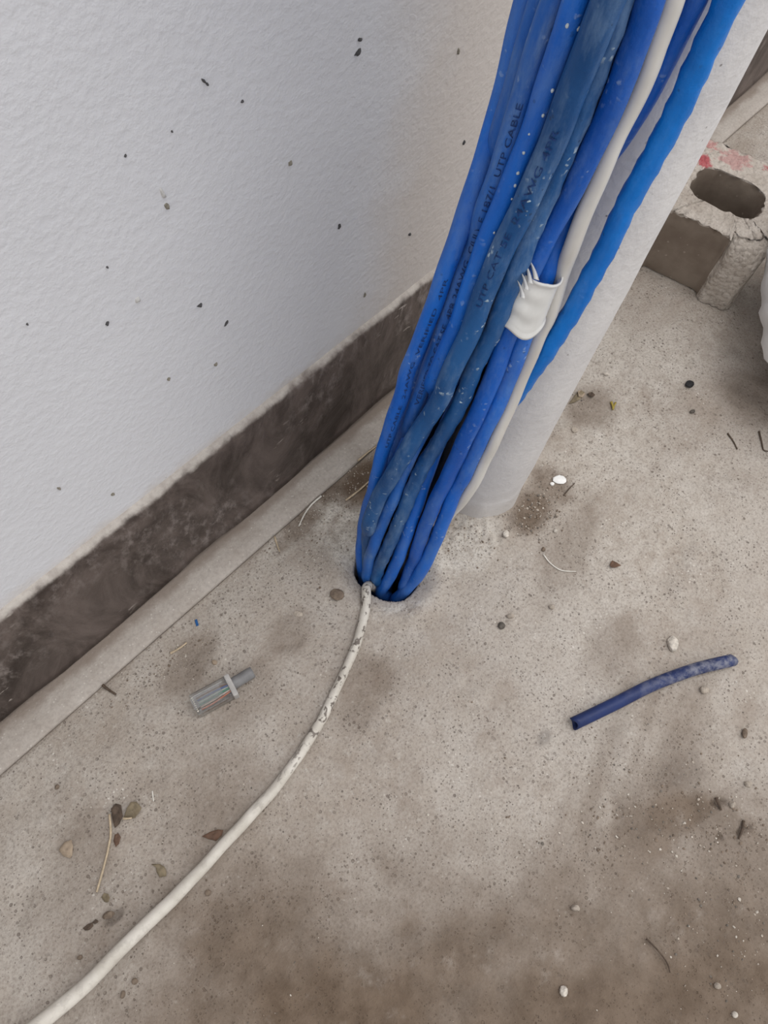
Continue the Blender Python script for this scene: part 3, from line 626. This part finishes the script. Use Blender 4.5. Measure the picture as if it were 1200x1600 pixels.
to = [(V[(len(zl) - 1) * NO + j]) for j in range(NO)]; ti = [V[io + (len(zl) - 1) * NI + j] for j in range(NI)]
def ringfill(A, Bq):
    out = []; rings = 7
    AA = np.array(A); cA = np.array(Bq).mean(0)
    angA = np.arctan2((AA - cA) @ BB, (AA - cA) @ A_)
    for q in Bq: pass
    return AA, angA
AA, angA = ringfill(to, ti); TI = np.array(ti); cI = TI.mean(0); angI = np.arctan2((TI - cI) @ BB, (TI - cI) @ A_)
order = np.argsort(angI); aI = angI[order]; PI_ = TI[order]; aI3 = np.concatenate([aI - 2 * np.pi, aI, aI + 2 * np.pi]); P3 = np.vstack([PI_] * 3)
rings = 8; base_t = (len(zl) - 1) * NO; idx_prev = [base_t + j for j in range(NO)]
for r_ in range(1, rings + 1):
    f = r_ / rings; cur = []
    for j in range(NO):
        q = np.array([np.interp(angA[j], aI3, P3[:, k]) for k in range(3)]); p = AA[j] * (1 - f) + q * f
        p = p + np.array([0, 0, (rgb.normal() * .0005 if r_ < rings else 0)]) + (np.array([0, 0, .0008]) * math.sin(math.pi * f))
        V.append(p); cur.append(len(V) - 1)
    for j in range(NO): k = (j + 1) % NO; Fs.append((idx_prev[j], cur[j], cur[k], idx_prev[k])[::-1]); fm.append(0)
    idx_prev = cur
bm.free()
BLOCK = mk('cement_block', V, Fs, None, None, B0, True, [M_BLOCK, M_CELL], fm)
# local axes for the paint marks: rotate the mesh so that object coordinates are (a, b, z)
Rm = np.array([A_, BB, [0, 0, 1.0]])
co = np.array([list(v.co) for v in BLOCK.data.vertices]) @ Rm.T
BLOCK.data.vertices.foreach_set('co', co.ravel()); mw = Matrix(((A_[0], BB[0], 0, B0[0]), (A_[1], BB[1], 0, B0[1]), (0, 0, 1, 0), (0, 0, 0, 1)))
if np.linalg.det(Rm) < 0:      # keep the frame right-handed: mirror is folded into the mesh instead
    co[:, 1] *= -1; BLOCK.data.vertices.foreach_set('co', co.ravel()); mw = Matrix(((A_[0], -BB[0], 0, B0[0]), (A_[1], -BB[1], 0, B0[1]), (0, 0, 1, 0), (0, 0, 0, 1)))
BLOCK.data.update(); BLOCK.matrix_world = mw
tag(BLOCK, 'broken hollow cement block with an oval cell and red paint marks', 'block')

# ================================================================== WHITE BAG at the right edge
bc = B0 + BB * .002 - A_ * .0905; nu, nv = 84, 40; V = []; Fs = []; rgb2 = VNoise(21)
for i in range(nv):
    f = i / (nv - 1); z = .24 * f
    rad = .0938 * np.interp(f, [0, .06, .14, .22, .4, .6, .8, .93, 1], [.60, .74, .93, 1.0, .95, .82, .55, .30, .22])
    for j in range(nu):
        t = 2 * math.pi * j / nu
        fold = .009 * abs(math.sin(3.5 * t + 2.2 * f)) * (.4 + f) + .0075 * (rgb2(np.array([math.cos(t) * 4 + 20 + f * 5]), np.array([math.sin(t) * 4 + 20 + f * 6]), 4)[0] - .5) * 2
        r_ = max(.006, rad - fold); V.append((bc[0] + r_ * math.cos(t), bc[1] + r_ * math.sin(t), z + .004 * math.sin(5 * t) * f * (1 - f)))
for i in range(nv - 1):
    for j in range(nu): k = (j + 1) % nu; Fs.append((i * nu + j, i * nu + k, (i + 1) * nu + k, (i + 1) * nu + j))
Fs.append(tuple(range(nu - 1, -1, -1))); Fs.append(tuple((nv - 1) * nu + j for j in range(nu)))
n = NT('white_film', 0.35, 0.4); n.color(n.mix(n.noise(40, 3), (0.78, 0.79, 0.82), (0.84, 0.85, 0.87))); n.bump(n.noise(60, 4, 0.6, dist=1.0), 0.4, 0.003); M_BAG = n.m
BAG = mk('plastic_bag', V, Fs, M_BAG, None, bc); tag(BAG, 'crumpled white plastic bag cut off by the right edge, beside the cement block', 'bag')

# ================================================================== CLEAR NETWORK PLUG
p0 = fl(303.5, 1104, .0045); p1 = fl(364, 1071, .0045); px_ = p1 - p0; PL = np.linalg.norm(px_); px_ /= PL; py_ = np.array([-px_[1], px_[0], 0]); pz_ = np.array([0, 0, 1.0])
org = np.array([p0[0], p0[1], 0.0]); PLUG = empty('network_plug', org + np.array([0, 0, 0]))
zf = fz(p0[0], p0[1]) + .0006
def lp(x, y, z): return org + px_ * x + py_ * y + pz_ * (z + zf)
n = NT('clear_plastic', 0.08, 0.5)      # thin clear plastic: mostly see-through, with surface gloss
tr = n.t.nodes.new('ShaderNodeBsdfTransparent'); tr.inputs[0].default_value = (0.90, 0.90, 0.895, 1); gl = n.t.nodes.new('ShaderNodeBsdfGlossy'); gl.inputs['Roughness'].default_value = 0.12; gl.inputs[0].default_value = (1, 1, 1, 1)
lw = n.t.nodes.new('ShaderNodeLayerWeight'); lw.inputs[0].default_value = 0.35; mx = n.t.nodes.new('ShaderNodeMixShader')
n.t.links.new(n.math('ADD', n.math('MULTIPLY', lw.outputs['Fresnel'], 0.75), 0.07), mx.inputs[0]); n.t.links.new(tr.outputs[0], mx.inputs[1]); n.t.links.new(gl.outputs[0], mx.inputs[2])
n.t.links.new(mx.outputs[0], n.t.nodes['Material Output'].inputs['Surface']); M_CLEAR = n.m
M_GREYP = plain('grey_sheath', (0.20, 0.196, 0.198), 0.5, .1, 200)
M_GOLD = NT('gold_contact', 0.3, 0.5); M_GOLD.b.inputs['Metallic'].default_value = .9; M_GOLD.color((0.80, 0.76, 0.68)); M_GOLD = M_GOLD.m
def lbox(name, x0, x1, y0, y1, z0, z1, mat, bev=.0, parent=PLUG, seg=2):
    bm = bmesh.new(); box(bm, x0, x1, y0, y1, z0, z1)
    if bev: bmesh.ops.bevel(bm, geom=list(bm.edges), offset=bev, segments=seg, affect='EDGES', profile=.6)
    for v in bm.verts: v.co = Vector(lp(*v.co))
    return bm_obj(name, bm, mat, parent, np.array(parent.location))
BW = .0116
lbox('clear_body', 0, PL, -BW / 2, BW / 2, .0, .0078, M_CLEAR, .0006)
for k in range(4): lbox('rib', .0016, PL * .62, -.0044 + k * .0026, -.0036 + k * .0026, .0078, .0083, M_CLEAR, .0001)
lbox('latch', -.0005, PL * .72, -.0030, .0030, .0092, .0101, M_CLEAR, .0003)
for k in range(8): lbox('contact', .0004, .0012, -.00405 + k * .00102, -.00358 + k * .00102, .0050, .0080, M_GOLD)
lbox('collar', PL - .0022, PL + .0006, -BW / 2 - .0003, BW / 2 + .0003, -.0002, .0080, plain('frosted_plastic', (0.42, 0.40, 0.385), .5, .1), .0008)
wc = [((0.60, 0.16, 0.06), 'orange_wire'), ((0.70, 0.62, 0.55), 'white_wire'), ((0.03, 0.30, 0.16), 'green_wire'), ((0.55, 0.66, 0.58), 'pale_wire'), ((0.08, 0.14, 0.42), 'blue_wire'), ((0.22, 0.12, 0.07), 'brown_wire')]
for k, (cw, nm) in enumerate(wc):
    yy = (k - 2.5) * .00125
    C = catmull([lp(PL + .002, yy * .45, .0045), lp(PL * .75, yy * .8, .0050), lp(PL * .45, yy, .0046), lp(PL * .12, yy, .0044)], .0015)
    V, Fs = tube(C, .00042, 7); o = mk('wire', V, Fs, plain(nm, cw, .5, .1, 200, bump=0), PLUG, np.array(PLUG.location)); tag(o, nm.replace('_', ' '))
C = np.array([lp(PL - .001 + .0128 * t, .0008 + .0006 * t, .0041) for t in np.linspace(0, 1, 8)])
V, Fs = tube(C, np.array([.0031, .0031, .0031, .0030, .0031, .0031, .0031, .0030]), 20); mk('cable_stub', V, Fs, M_GREYP, PLUG, np.array(PLUG.location))
tag(PLUG, 'clear plastic network plug with a cut grey cable stub, lying on the floor', 'plug')

# ================================================================== BLUE CABLE SHEATH OFFCUT
Cc = catmull([fl(896, 1131, .0037), fl(960, 1100, .0036), fl(1020, 1070, .0035), (fl(1085, 1046, .0034)), fl(1146, 1031, .0034)], .003)
Cc[:, 2] += np.array([max(fz(p[0], p[1]), 0) for p in Cc])
T, A, B = frames(Cc); sg = 20; V = []; nC = len(Cc)
for rad in (.0034, .0028):
    for i in range(nC):
        for j in range(sg):
            t = 2 * math.pi * j / sg; sq = 1 - .10 * abs(A[i][2] * math.cos(t) + B[i][2] * math.sin(t)); V.append(Cc[i] + rad * sq * (math.cos(t) * A[i] + math.sin(t) * B[i]) + (T[i] * .0008 * math.sin(2 * t + 1) if i in (0, nC - 1) else 0))
Fs = []; o2 = nC * sg
for i in range(nC - 1):
    for j in range(sg): k = (j + 1) % sg; Fs.append((i * sg + j, i * sg + k, (i + 1) * sg + k, (i + 1) * sg + j)); Fs.append((o2 + i * sg + j, o2 + (i + 1) * sg + j, o2 + (i + 1) * sg + k, o2 + i * sg + k))
for j in range(sg):
    k = (j + 1) % sg; Fs.append((j, o2 + j, o2 + k, k)); b_ = (nC - 1) * sg; Fs.append((b_ + j, b_ + k, o2 + b_ + k, o2 + b_ + j))
n = NT('dusty_navy_sheath', 0.5, 0.35); f = n.noise(60, 4, 0.6); dd = n.map(n.math('ADD', n.dist((0, 0, 0)), n.math('MULTIPLY', n.noise(120, 4, 0.7), .05)), .05, .115)
c = n.mix(n.map(f, .3, .7), (0.007, 0.016, 0.070), (0.013, 0.029, 0.120)); c = n.mix(n.math('MULTIPLY', dd, n.map(n.noise(150, 4, .7), .38, .66)), c, (0.20, 0.205, 0.255)); n.color(c); n.bump(n.noise(300, 3), .2, .0006)
OFF = mk('sheath_offcut', V, Fs, n.m, None, np.array([Cc[0][0], Cc[0][1], 0])); tag(OFF, 'cut piece of hollow navy blue cable sheath lying on the floor at right', 'offcut')

# ================================================================== SMALL LITTER
def pebble(name, label, cat, u, v, w, h, mat, rot=0.0, flat=None, seed=0, sharp=.25, group=None):
    p = fl(u, v); k = CAM_H / (ray(u, v) @ np.array([0, 0, -1.0])) ; m_px = np.linalg.norm(fl(u + 1, v) - p)
    a, b = w * m_px * .5, h * m_px * .5; bm = pebble_mesh((a, b), flat or min(a, b) * .6, seed, sharp=sharp)
    rx_ = math.atan2(*(fl(u + 1, v) - p)[[1, 0]]) - rot
    c_, s_ = math.cos(rx_), math.sin(rx_); z0 = fz(p[0], p[1]) - .0004
    for q in bm.verts: x_, y_ = q.co.x, q.co.y; q.co = Vector((p[0] + x_ * c_ - y_ * s_, p[1] + x_ * s_ + y_ * c_, q.co.z + z0))
    o = bm_obj(name, bm, mat, None, (p[0], p[1], z0), smooth=False); tag(o, label, cat, group); return o
M_ST = plain('tan_stone', (0.40, 0.345, 0.29), .85, .2, 500); M_STW = plain('pale_stone', (0.56, 0.51, 0.45), .8, .2, 700); M_STD = plain('dark_stone', (0.12, 0.105, 0.09), .85, .3, 500)
M_PW = plain('white_plaster_flake', (0.86, 0.855, 0.84), .7, .03, 300); M_CHAR = plain('black_chunk', (0.022, 0.022, 0.024), .7, .4, 500); M_CLAY = plain('brown_clay', (0.19, 0.145, 0.11), .9, .25, 400)
M_BRN = plain('dry_brown_leaf', (0.13, 0.075, 0.05), .7, .25, 300); M_OLV = plain('dry_olive_leaf', (0.20, 0.16, 0.105), .75, .25, 300); M_TAN = plain('tan_leaf', (0.34, 0.265, 0.195), .75, .15, 300)
M_STRAW = plain('pale_straw', (0.50, 0.40, 0.28), .6, .2, 400); M_FIB = plain('white_fibre', (0.72, 0.69, 0.63), .6, .1, 400); M_TWIG = plain('brown_twig', (0.085, 0.060, 0.044), .8, .3, 500); M_YEL = plain('yellow_grass', (0.36, 0.28, 0.06), .7, .2, 300)
M_BSC = plain('blue_plastic_scrap', (0.03, 0.13, 0.36), .5, .1, 300)
for a in [('stone', 'rounded pale stone with a dark shadow above the navy sheath offcut', 'stone', 1050, 1006, 18, 26, M_STW, .2, .0022, 1, .2),
          ('plaster_flake', 'flat white plaster flake right of the pipe foot, larger of two', 'flake', 874, 750, 22, 17, M_PW, .1, .0013, 2, .3),
          ('plaster_flake', 'tiny white plaster crumb touching the larger flake by the pipe', 'flake', 863, 756, 8, 6, M_PW, 0, .0009, 3, .2),
          ('charcoal_lump', 'small black lump alone on the pale floor below the cement block', 'lump', 1076, 603, 15, 14, M_CHAR, .2, .0024, 4, .3),
          ('stone_chip', 'small grey chip just below the black lump', 'stone', 1081, 644, 10, 7, M_STD, -.5, .0014, 5, .3),
          ('pebble', 'dark round pebble below the hole, toward the offcut', 'pebble', 783, 978, 12, 12, M_STD, .2, .0018, 6, .15),
          ('stone_chip', 'tan chip just above right of the dark round pebble', 'stone', 797, 963, 13, 9, M_ST, 0, .0016, 7, .3),
          ('stone_chip', 'pale ring-edged chip near the top middle, left of the navy offcut', 'stone', 861, 949, 10, 9, M_ST, .3, .0014, 8, .3),
          ('pebble', 'white pebble under the pipe foot, lower of two', 'pebble', 867, 830, 6, 6, M_STW, 0, .0013, 9, .15),
          ('pebble', 'pale pebble under the pipe foot, upper of two', 'pebble', 870, 805, 6, 6, M_ST, 0, .0011, 10, .2),
          ('pebble', 'tan stone lying just under the navy offcut', 'pebble', 1099, 1078, 14, 13, M_ST, .3, .0022, 11, .2),
          ('bark_bit', 'short dark stub right of and below the navy offcut', 'bark', 1163, 1146, 9, 17, M_CLAY, .4, .0018, 12, .2),
          ('clay_lump', 'flat round brown clay lump left of the floor cable near the hole', 'lump', 527, 931, 24, 20, M_CLAY, .2, .0016, 13, .2),
          ('stone_chip', 'thin tan chip left of the brown clay lump', 'stone', 466, 959, 15, 11, M_ST, .2, .0008, 14, .3),
          ('stone_chip', 'reddish flat chip above the clear network plug', 'stone', 335, 1035, 12, 8, M_TAN, .5, .001, 15, .3),
          ('stone', 'pale stone in the brown dirt at the lower right', 'stone', 880, 1548, 14, 16, M_STW, 0, .002, 16, .2),
          ('stone', 'tan stone in the dirt track above the lowest pale stone', 'stone', 898, 1419, 15, 11, M_ST, .1, .002, 17, .25),
          ('stone_chip', 'pale angular chip at the right, above the dark earth crumbs', 'stone', 1169, 1225, 12, 12, M_ST, .4, .0018, 18, .3),
          ('stone_chip', 'pale fragment beside the dark crevice at right', 'stone', 1143, 1257, 10, 12, M_ST, 0, .002, 19, .3),
          ('pebble', 'pale pebble near the lower right corner', 'pebble', 1147, 1585, 10, 9, M_STW, 0, .0015, 20, .2),
          ('pebble', 'tan pebble in the mud left of the lower right corner', 'pebble', 1120, 1540, 11, 10, M_ST, 0, .0016, 21, .2),
          ('stone_chip', 'dull ring-shaped chip right of the pipe, below the leaf litter', 'stone', 897, 671, 13, 11, M_ST, .2, .001, 22, .3),
          ('pebble', 'cream pebble beside the pipe, above the leaf litter', 'pebble', 946, 586, 10, 7, M_STW, .1, .0014, 23, .25),
          ('clay_lump', 'brown lump at the left wall strip, topmost of the left litter', 'lump', 89, 1230, 8, 9, M_CLAY, 0, .0012, 24, .3),
          ('clay_lump', 'dark clay lump left of the floor cable at lower left', 'lump', 170, 1430, 22, 13, M_CLAY, -.5, .002, 25, .3),
          ('pebble', 'brown pebble right of the floor cable, larger of two at the bottom', 'pebble', 211, 1533, 11, 10, M_CLAY, 0, .0012, 26, .2),
          ('pebble', 'oval brown pebble right of the floor cable at the bottom edge', 'pebble', 192, 1554, 8, 12, M_CLAY, 0, .0014, 27, .2),
          ('pebble', 'brown pebble left of the floor cable at the bottom', 'pebble', 125, 1496, 9, 8, M_CLAY, 0, .0011, 28, .2),
          ('pebble', 'ringed brown pebble right of the floor cable in the middle', 'pebble', 325, 1395, 11, 10, M_CLAY, 0, .0012, 29, .2),
          ('pebble', 'pale crumb at the foot of the pipe front', 'pebble', 789, 837, 11, 14, M_STW, .2, .0018, 30, .3),
          ('clay_lump', 'brown crumb under the curved fibre by the pipe', 'lump', 849, 858, 7, 8, M_CLAY, 0, .0014, 31, .3)]:
    pebble(a[0], a[1], a[2], a[3], a[4], a[5], a[6], a[7], a[8], a[9], a[10], a[11])

def strand(name, label, cat, pts, w_px, mat, lift=.0008, taper=.6, group=None):
    P = []
    for q in pts:
        p = fl(q[0], q[1]); z = fz(p[0], p[1]); z = z if z > -.004 else 0.0; m_ = np.linalg.norm(fl(q[0] + 1, q[1]) - p); P.append(fl(q[0], q[1], max(z, 0 if p[1] < Y_STRIP else .0019) + w_px * .5 * m_ + (q[2] if len(q) > 2 else 0)))
    C = catmull(P, .0018); m_ = np.linalg.norm(fl(pts[0][0] + 1, pts[0][1]) - fl(*pts[0][:2])); s = np.linspace(0, 1, len(C))
    V, Fs = tube(C, w_px * .5 * m_ * (1 - (1 - taper) * s), 8); o = mk(name, V, Fs, mat, None, C[len(C) // 2] * np.array([1, 1, 0])); tag(o, label, cat, group); return o
strand('straw', 'long pale dry stalk with a joint, left of the floor cable', 'straw', [(171, 1272), (173, 1300, .0006), (170, 1322), (162, 1355), (151, 1394)], 3.8, M_STRAW, taper=.9)
strand('straw', 'tan stalk pointing at the blue cables beside the hole', 'straw', [(540, 782), (562, 765, .0008), (583, 746, .001)], 3.2, M_STRAW)
strand('straw', 'short tan stalk behind the blue cables by the wall strip', 'straw', [(559, 720), (572, 709), (588, 697)], 3.2, M_STRAW)
strand('fibre', 'curved white fibre by the wall strip, left of the hole', 'fibre', [(502, 775), (487, 788), (476, 803), (467, 822)], 3.2, M_FIB)
strand('straw', 'short pale stick touching the wall strip edge', 'straw', [(429, 838), (432, 848), (437, 862)], 3, M_STRAW)
strand('straw', 'pale splinter in the grit above the clear plug', 'straw', [(266, 1021), (280, 1013), (292, 1004)], 4, M_STRAW)
strand('twig', 'short brown twig at the wall strip, left of the clear plug', 'twig', [(160, 1070), (170, 1078), (181, 1085)], 5, M_TWIG)
strand('fibre', 'hair-thin cream fibre curving below the pipe foot', 'fibre', [(849, 866), (860, 880), (877, 891), (900, 893)], 2, M_FIB)
strand('twig', 'thin straight twig right of the white plaster flake', 'twig', [(881, 774), (889, 764), (898, 755)], 2.2, M_TWIG)
strand('grass_blade', 'yellow grass bit right of the pipe, longer of two', 'grass', [(955, 628), (957, 633), (958, 640)], 4, M_YEL)
strand('grass_blade', 'yellow grass bit right of the pipe, shorter of two', 'grass', [(962, 629), (960, 633), (959, 638)], 3, M_YEL)
strand('root', 'dark root fibre at the right below the bag shadow, forked one', 'root', [(1137, 677), (1146, 690), (1152, 702)], 2.6, M_TWIG)
strand('root', 'dark root fibre touching the right edge of the picture', 'root', [(1186, 674), (1190, 690), (1193, 703), (1200, 705)], 2.8, M_TWIG)
strand('fibre', 'tiny white fibre near the clear plug at left', 'fibre', [(238, 1236), (239, 1245), (240, 1252)], 2.4, M_FIB)
strand('twig', 'dark rootlet in the dirt at the right, upper of two', 'twig', [(1119, 1246), (1123, 1257), (1127, 1266)], 5, M_TWIG)
strand('twig', 'dark rootlet in the dirt at the right, lower of two', 'twig', [(1162, 1282), (1160, 1295), (1154, 1311)], 4.5, M_TWIG)
strand('twig', 'thin sunken twig in the mud at the lower right', 'twig', [(1010, 1467), (1028, 1485), (1042, 1504), (1047, 1520)], 3.2, M_TWIG)
strand('straw', 'pale sliver under the crumpled leaf at lower left', 'straw', [(192, 1279), (199, 1279), (206, 1278)], 4, M_STRAW)

def leaf(name, label, outline, mat, curl=.0015, thick=.00016, z_add=.0003, rim=None):
    c0 = np.mean(np.array(outline), 0); p0_ = fl(*c0); zf_ = max(fz(p0_[0], p0_[1]), -.002) + z_add; P = [fl(u, v) for u, v in outline]; cen = np.mean(P, 0); n_ = len(P); V = []; Fs = []
    rad = max(np.linalg.norm(p - cen) for p in P)
    for f in (0.0, .5, 1.0):
        for p in P:
            q = cen + (p - cen) * f; d = np.linalg.norm(q - cen) / rad
            V.append([q[0], q[1], zf_ + thick + curl * d ** 2 * (0.5 + .5 * math.sin(9 * (q[0] - cen[0]) / rad + 4 * (q[1] - cen[1]) / rad)) + curl * .25 * abs(math.sin(5 * (q[1] - cen[1]) / rad + 1))])
    for r_ in range(2):
        for j in range(n_): k = (j + 1) % n_; Fs.append((r_ * n_ + j, r_ * n_ + k, (r_ + 1) * n_ + k, (r_ + 1) * n_ + j))
    o = mk(name, V, Fs, mat, None, (cen[0], cen[1], zf_)); m = o.modifiers.new('t', 'SOLIDIFY'); m.thickness = thick; m.offset = 0; tag(o, label, 'leaf'); return o
leaf('dry_leaf', 'pointed dark brown leaf tucked against the floor cable', [(316, 1307), (328, 1300), (340, 1296), (349, 1297), (347, 1305), (338, 1314), (326, 1311)], M_BRN, .0012)
leaf('dry_leaf', 'torn olive leaf piece left of the floor cable', [(237, 1350), (250, 1350), (257, 1354), (261, 1362), (260, 1369), (250, 1371), (245, 1362), (244, 1355)], M_OLV, .001)
leaf('dry_leaf', 'flat tan leaf piece with a dark edge at far left', [(92, 1328), (100, 1316), (112, 1312), (114, 1322), (113, 1336), (110, 1341), (99, 1338)], M_TAN, .001)
leaf('dry_leaf', 'crumpled brown leaf at the top of the long stalk, larger piece', [(193, 1278), (199, 1262), (205, 1253), (214, 1253), (221, 1262), (219, 1268), (212, 1278), (203, 1279)], M_OLV, .0035)
leaf('dry_leaf', 'dark shrivelled leaf beside the long stalk, smaller piece', [(174, 1264), (182, 1256), (190, 1258), (192, 1275), (187, 1288), (180, 1294), (176, 1280)], M_TWIG, .0025)
leaf('dry_leaf', 'small curled leaf bit beside the middle of the long stalk', [(180, 1304), (186, 1302), (189, 1308), (187, 1318), (182, 1324), (178, 1314)], M_BRN, .002)
leaf('dry_leaf', 'round curled leaf bit below the long stalk', [(159, 1402), (164, 1395), (170, 1397), (173, 1403), (170, 1410), (163, 1409)], M_OLV, .002)
leaf('dry_leaf', 'flat dark leaf bit left of the clay lump at lower left', [(130, 1450), (137, 1444), (145, 1441), (146, 1447), (140, 1453), (133, 1454)], M_TWIG, .0006)
leaf('dry_leaf', 'tiny dark leaf bit just above right of the flat dark one', [(145, 1441), (150, 1436), (154, 1439), (153, 1442), (147, 1443)], M_TWIG, .0006)
leaf('dry_leaf', 'brown curled leaf bit at the right of the pipe shadow', [(951, 884), (955, 877), (963, 880), (968, 886), (960, 888), (954, 888)], M_BRN, .002)
leaf('dry_leaf', 'grey brown leaf litter at the right side of the pipe, larger piece', [(888, 632), (898, 618), (906, 612), (912, 614), (906, 624), (897, 630)], M_OLV, .002)
leaf('dry_leaf', 'tan leaf litter at the right side of the pipe, middle piece', [(901, 614), (908, 611), (914, 616), (910, 622), (903, 621)], M_TAN, .0025)
leaf('dry_leaf', 'dark leaf litter at the right side of the pipe, outermost piece', [(918, 616), (924, 614), (929, 619), (925, 622), (919, 620)], M_TWIG, .0015)
leaf('plastic_scrap', 'tiny blue plastic scrap on the floor by the wall strip', [(304, 969), (308, 968), (311, 978), (307, 979)], M_BSC, .001)['category'] = 'scrap'

# grit: thousands of grains, one uncountable mass
rg = np.random.default_rng(77); GV = []; GF = []; GM = []
base_ic = bmesh.new(); bmesh.ops.create_icosphere(base_ic, subdivisions=1, radius=1.0); IV = np.array([list(v.co) for v in base_ic.verts]); base_ic.verts.index_update(); IFc = [[v.index for v in f.verts] for f in base_ic.faces]; base_ic.free()
def grit(u0, v0, su, sv, count, smin, smax, pal, rot=0.0):
    c_, s_ = math.cos(rot), math.sin(rot)
    for _ in range(count):
        a, b = rg.normal() * su, rg.normal() * sv; u, v = u0 + a * c_ - b * s_, v0 + a * s_ + b * c_
        p = fl(u, v)
        if p[1] > Y_STRIP - .001 or np.hypot(p[0] - HOLE[0], p[1] - HOLE[1]) < HOLE_R + .004 or np.hypot(p[0] - PIPE[0], p[1] - PIPE[1]) < PIPE_R + .001: continue
        if not (-.24 < p[0] < .75 and -.26 < p[1]): continue
        r_ = .72 * (smin + (smax - smin) * rg.random() ** 2.6); sc_ = r_ * (.6 + .7 * rg.random(3)); sc_[2] *= .7; nb = len(GV)
        jit = IV * (1 + .25 * rg.normal(size=(len(IV), 1)) * .6) * sc_
        for q in jit: GV.append((p[0] + q[0], p[1] + q[1], fz(p[0], p[1]) + sc_[2] * .5 + q[2]))
        m_ = pal[rg.integers(len(pal))]
        for f in IFc: GF.append((nb + f[0], nb + f[1], nb + f[2])); GM.append(m_)
grit(600, 1000, 420, 360, 1100, .0002, .0007, [0, 1, 1, 2, 3])
grit(838, 800, 22, 26, 330, .0003, .0011, [0, 1, 2, 2, 3], .5)
grit(1010, 1290, 110, 40, 420, .0003, .0011, [0, 1, 2, 2, 3], 0)
grit(1140, 1440, 50, 90, 200, .0003, .0012, [0, 1, 2, 3], 0)
grit(560, 750, 26, 14, 160, .0003, .0010, [2, 2, 0], -.7)
grit(490, 800, 60, 12, 220, .0003, .0009, [0, 2, 3, 0], -.7)
grit(260, 1040, 60, 14, 200, .0003, .0009, [0, 2, 3], -.7)
grit(520, 840, 30, 30, 160, .0003, .0008, [0, 3, 3, 2], 0)
grit(730, 840, 40, 25, 200, .0003, .0009, [0, 3, 0, 2], 0)
grit(900, 620, 16, 20, 60, .0003, .0010, [0, 2, 1], 0)
grit(1000, 1180, 90, 40, 160, .0003, .0009, [0, 1, 2], 0)
grit(1100, 640, 120, 40, 140, .0002, .0006, [1, 2, 0], 0)
M_G = [M_ST, plain('grey_grain', (0.16, 0.14, 0.12), .85, .3, 500), M_CLAY, plain('pale_grain', (0.52, 0.47, 0.41), .8, .15, 500)]
G = mk('floor_grit', GV, GF, None, None, None, False, M_G, GM); tag(G, 'loose sand and grit scattered over the concrete floor', 'grit', kind='stuff')
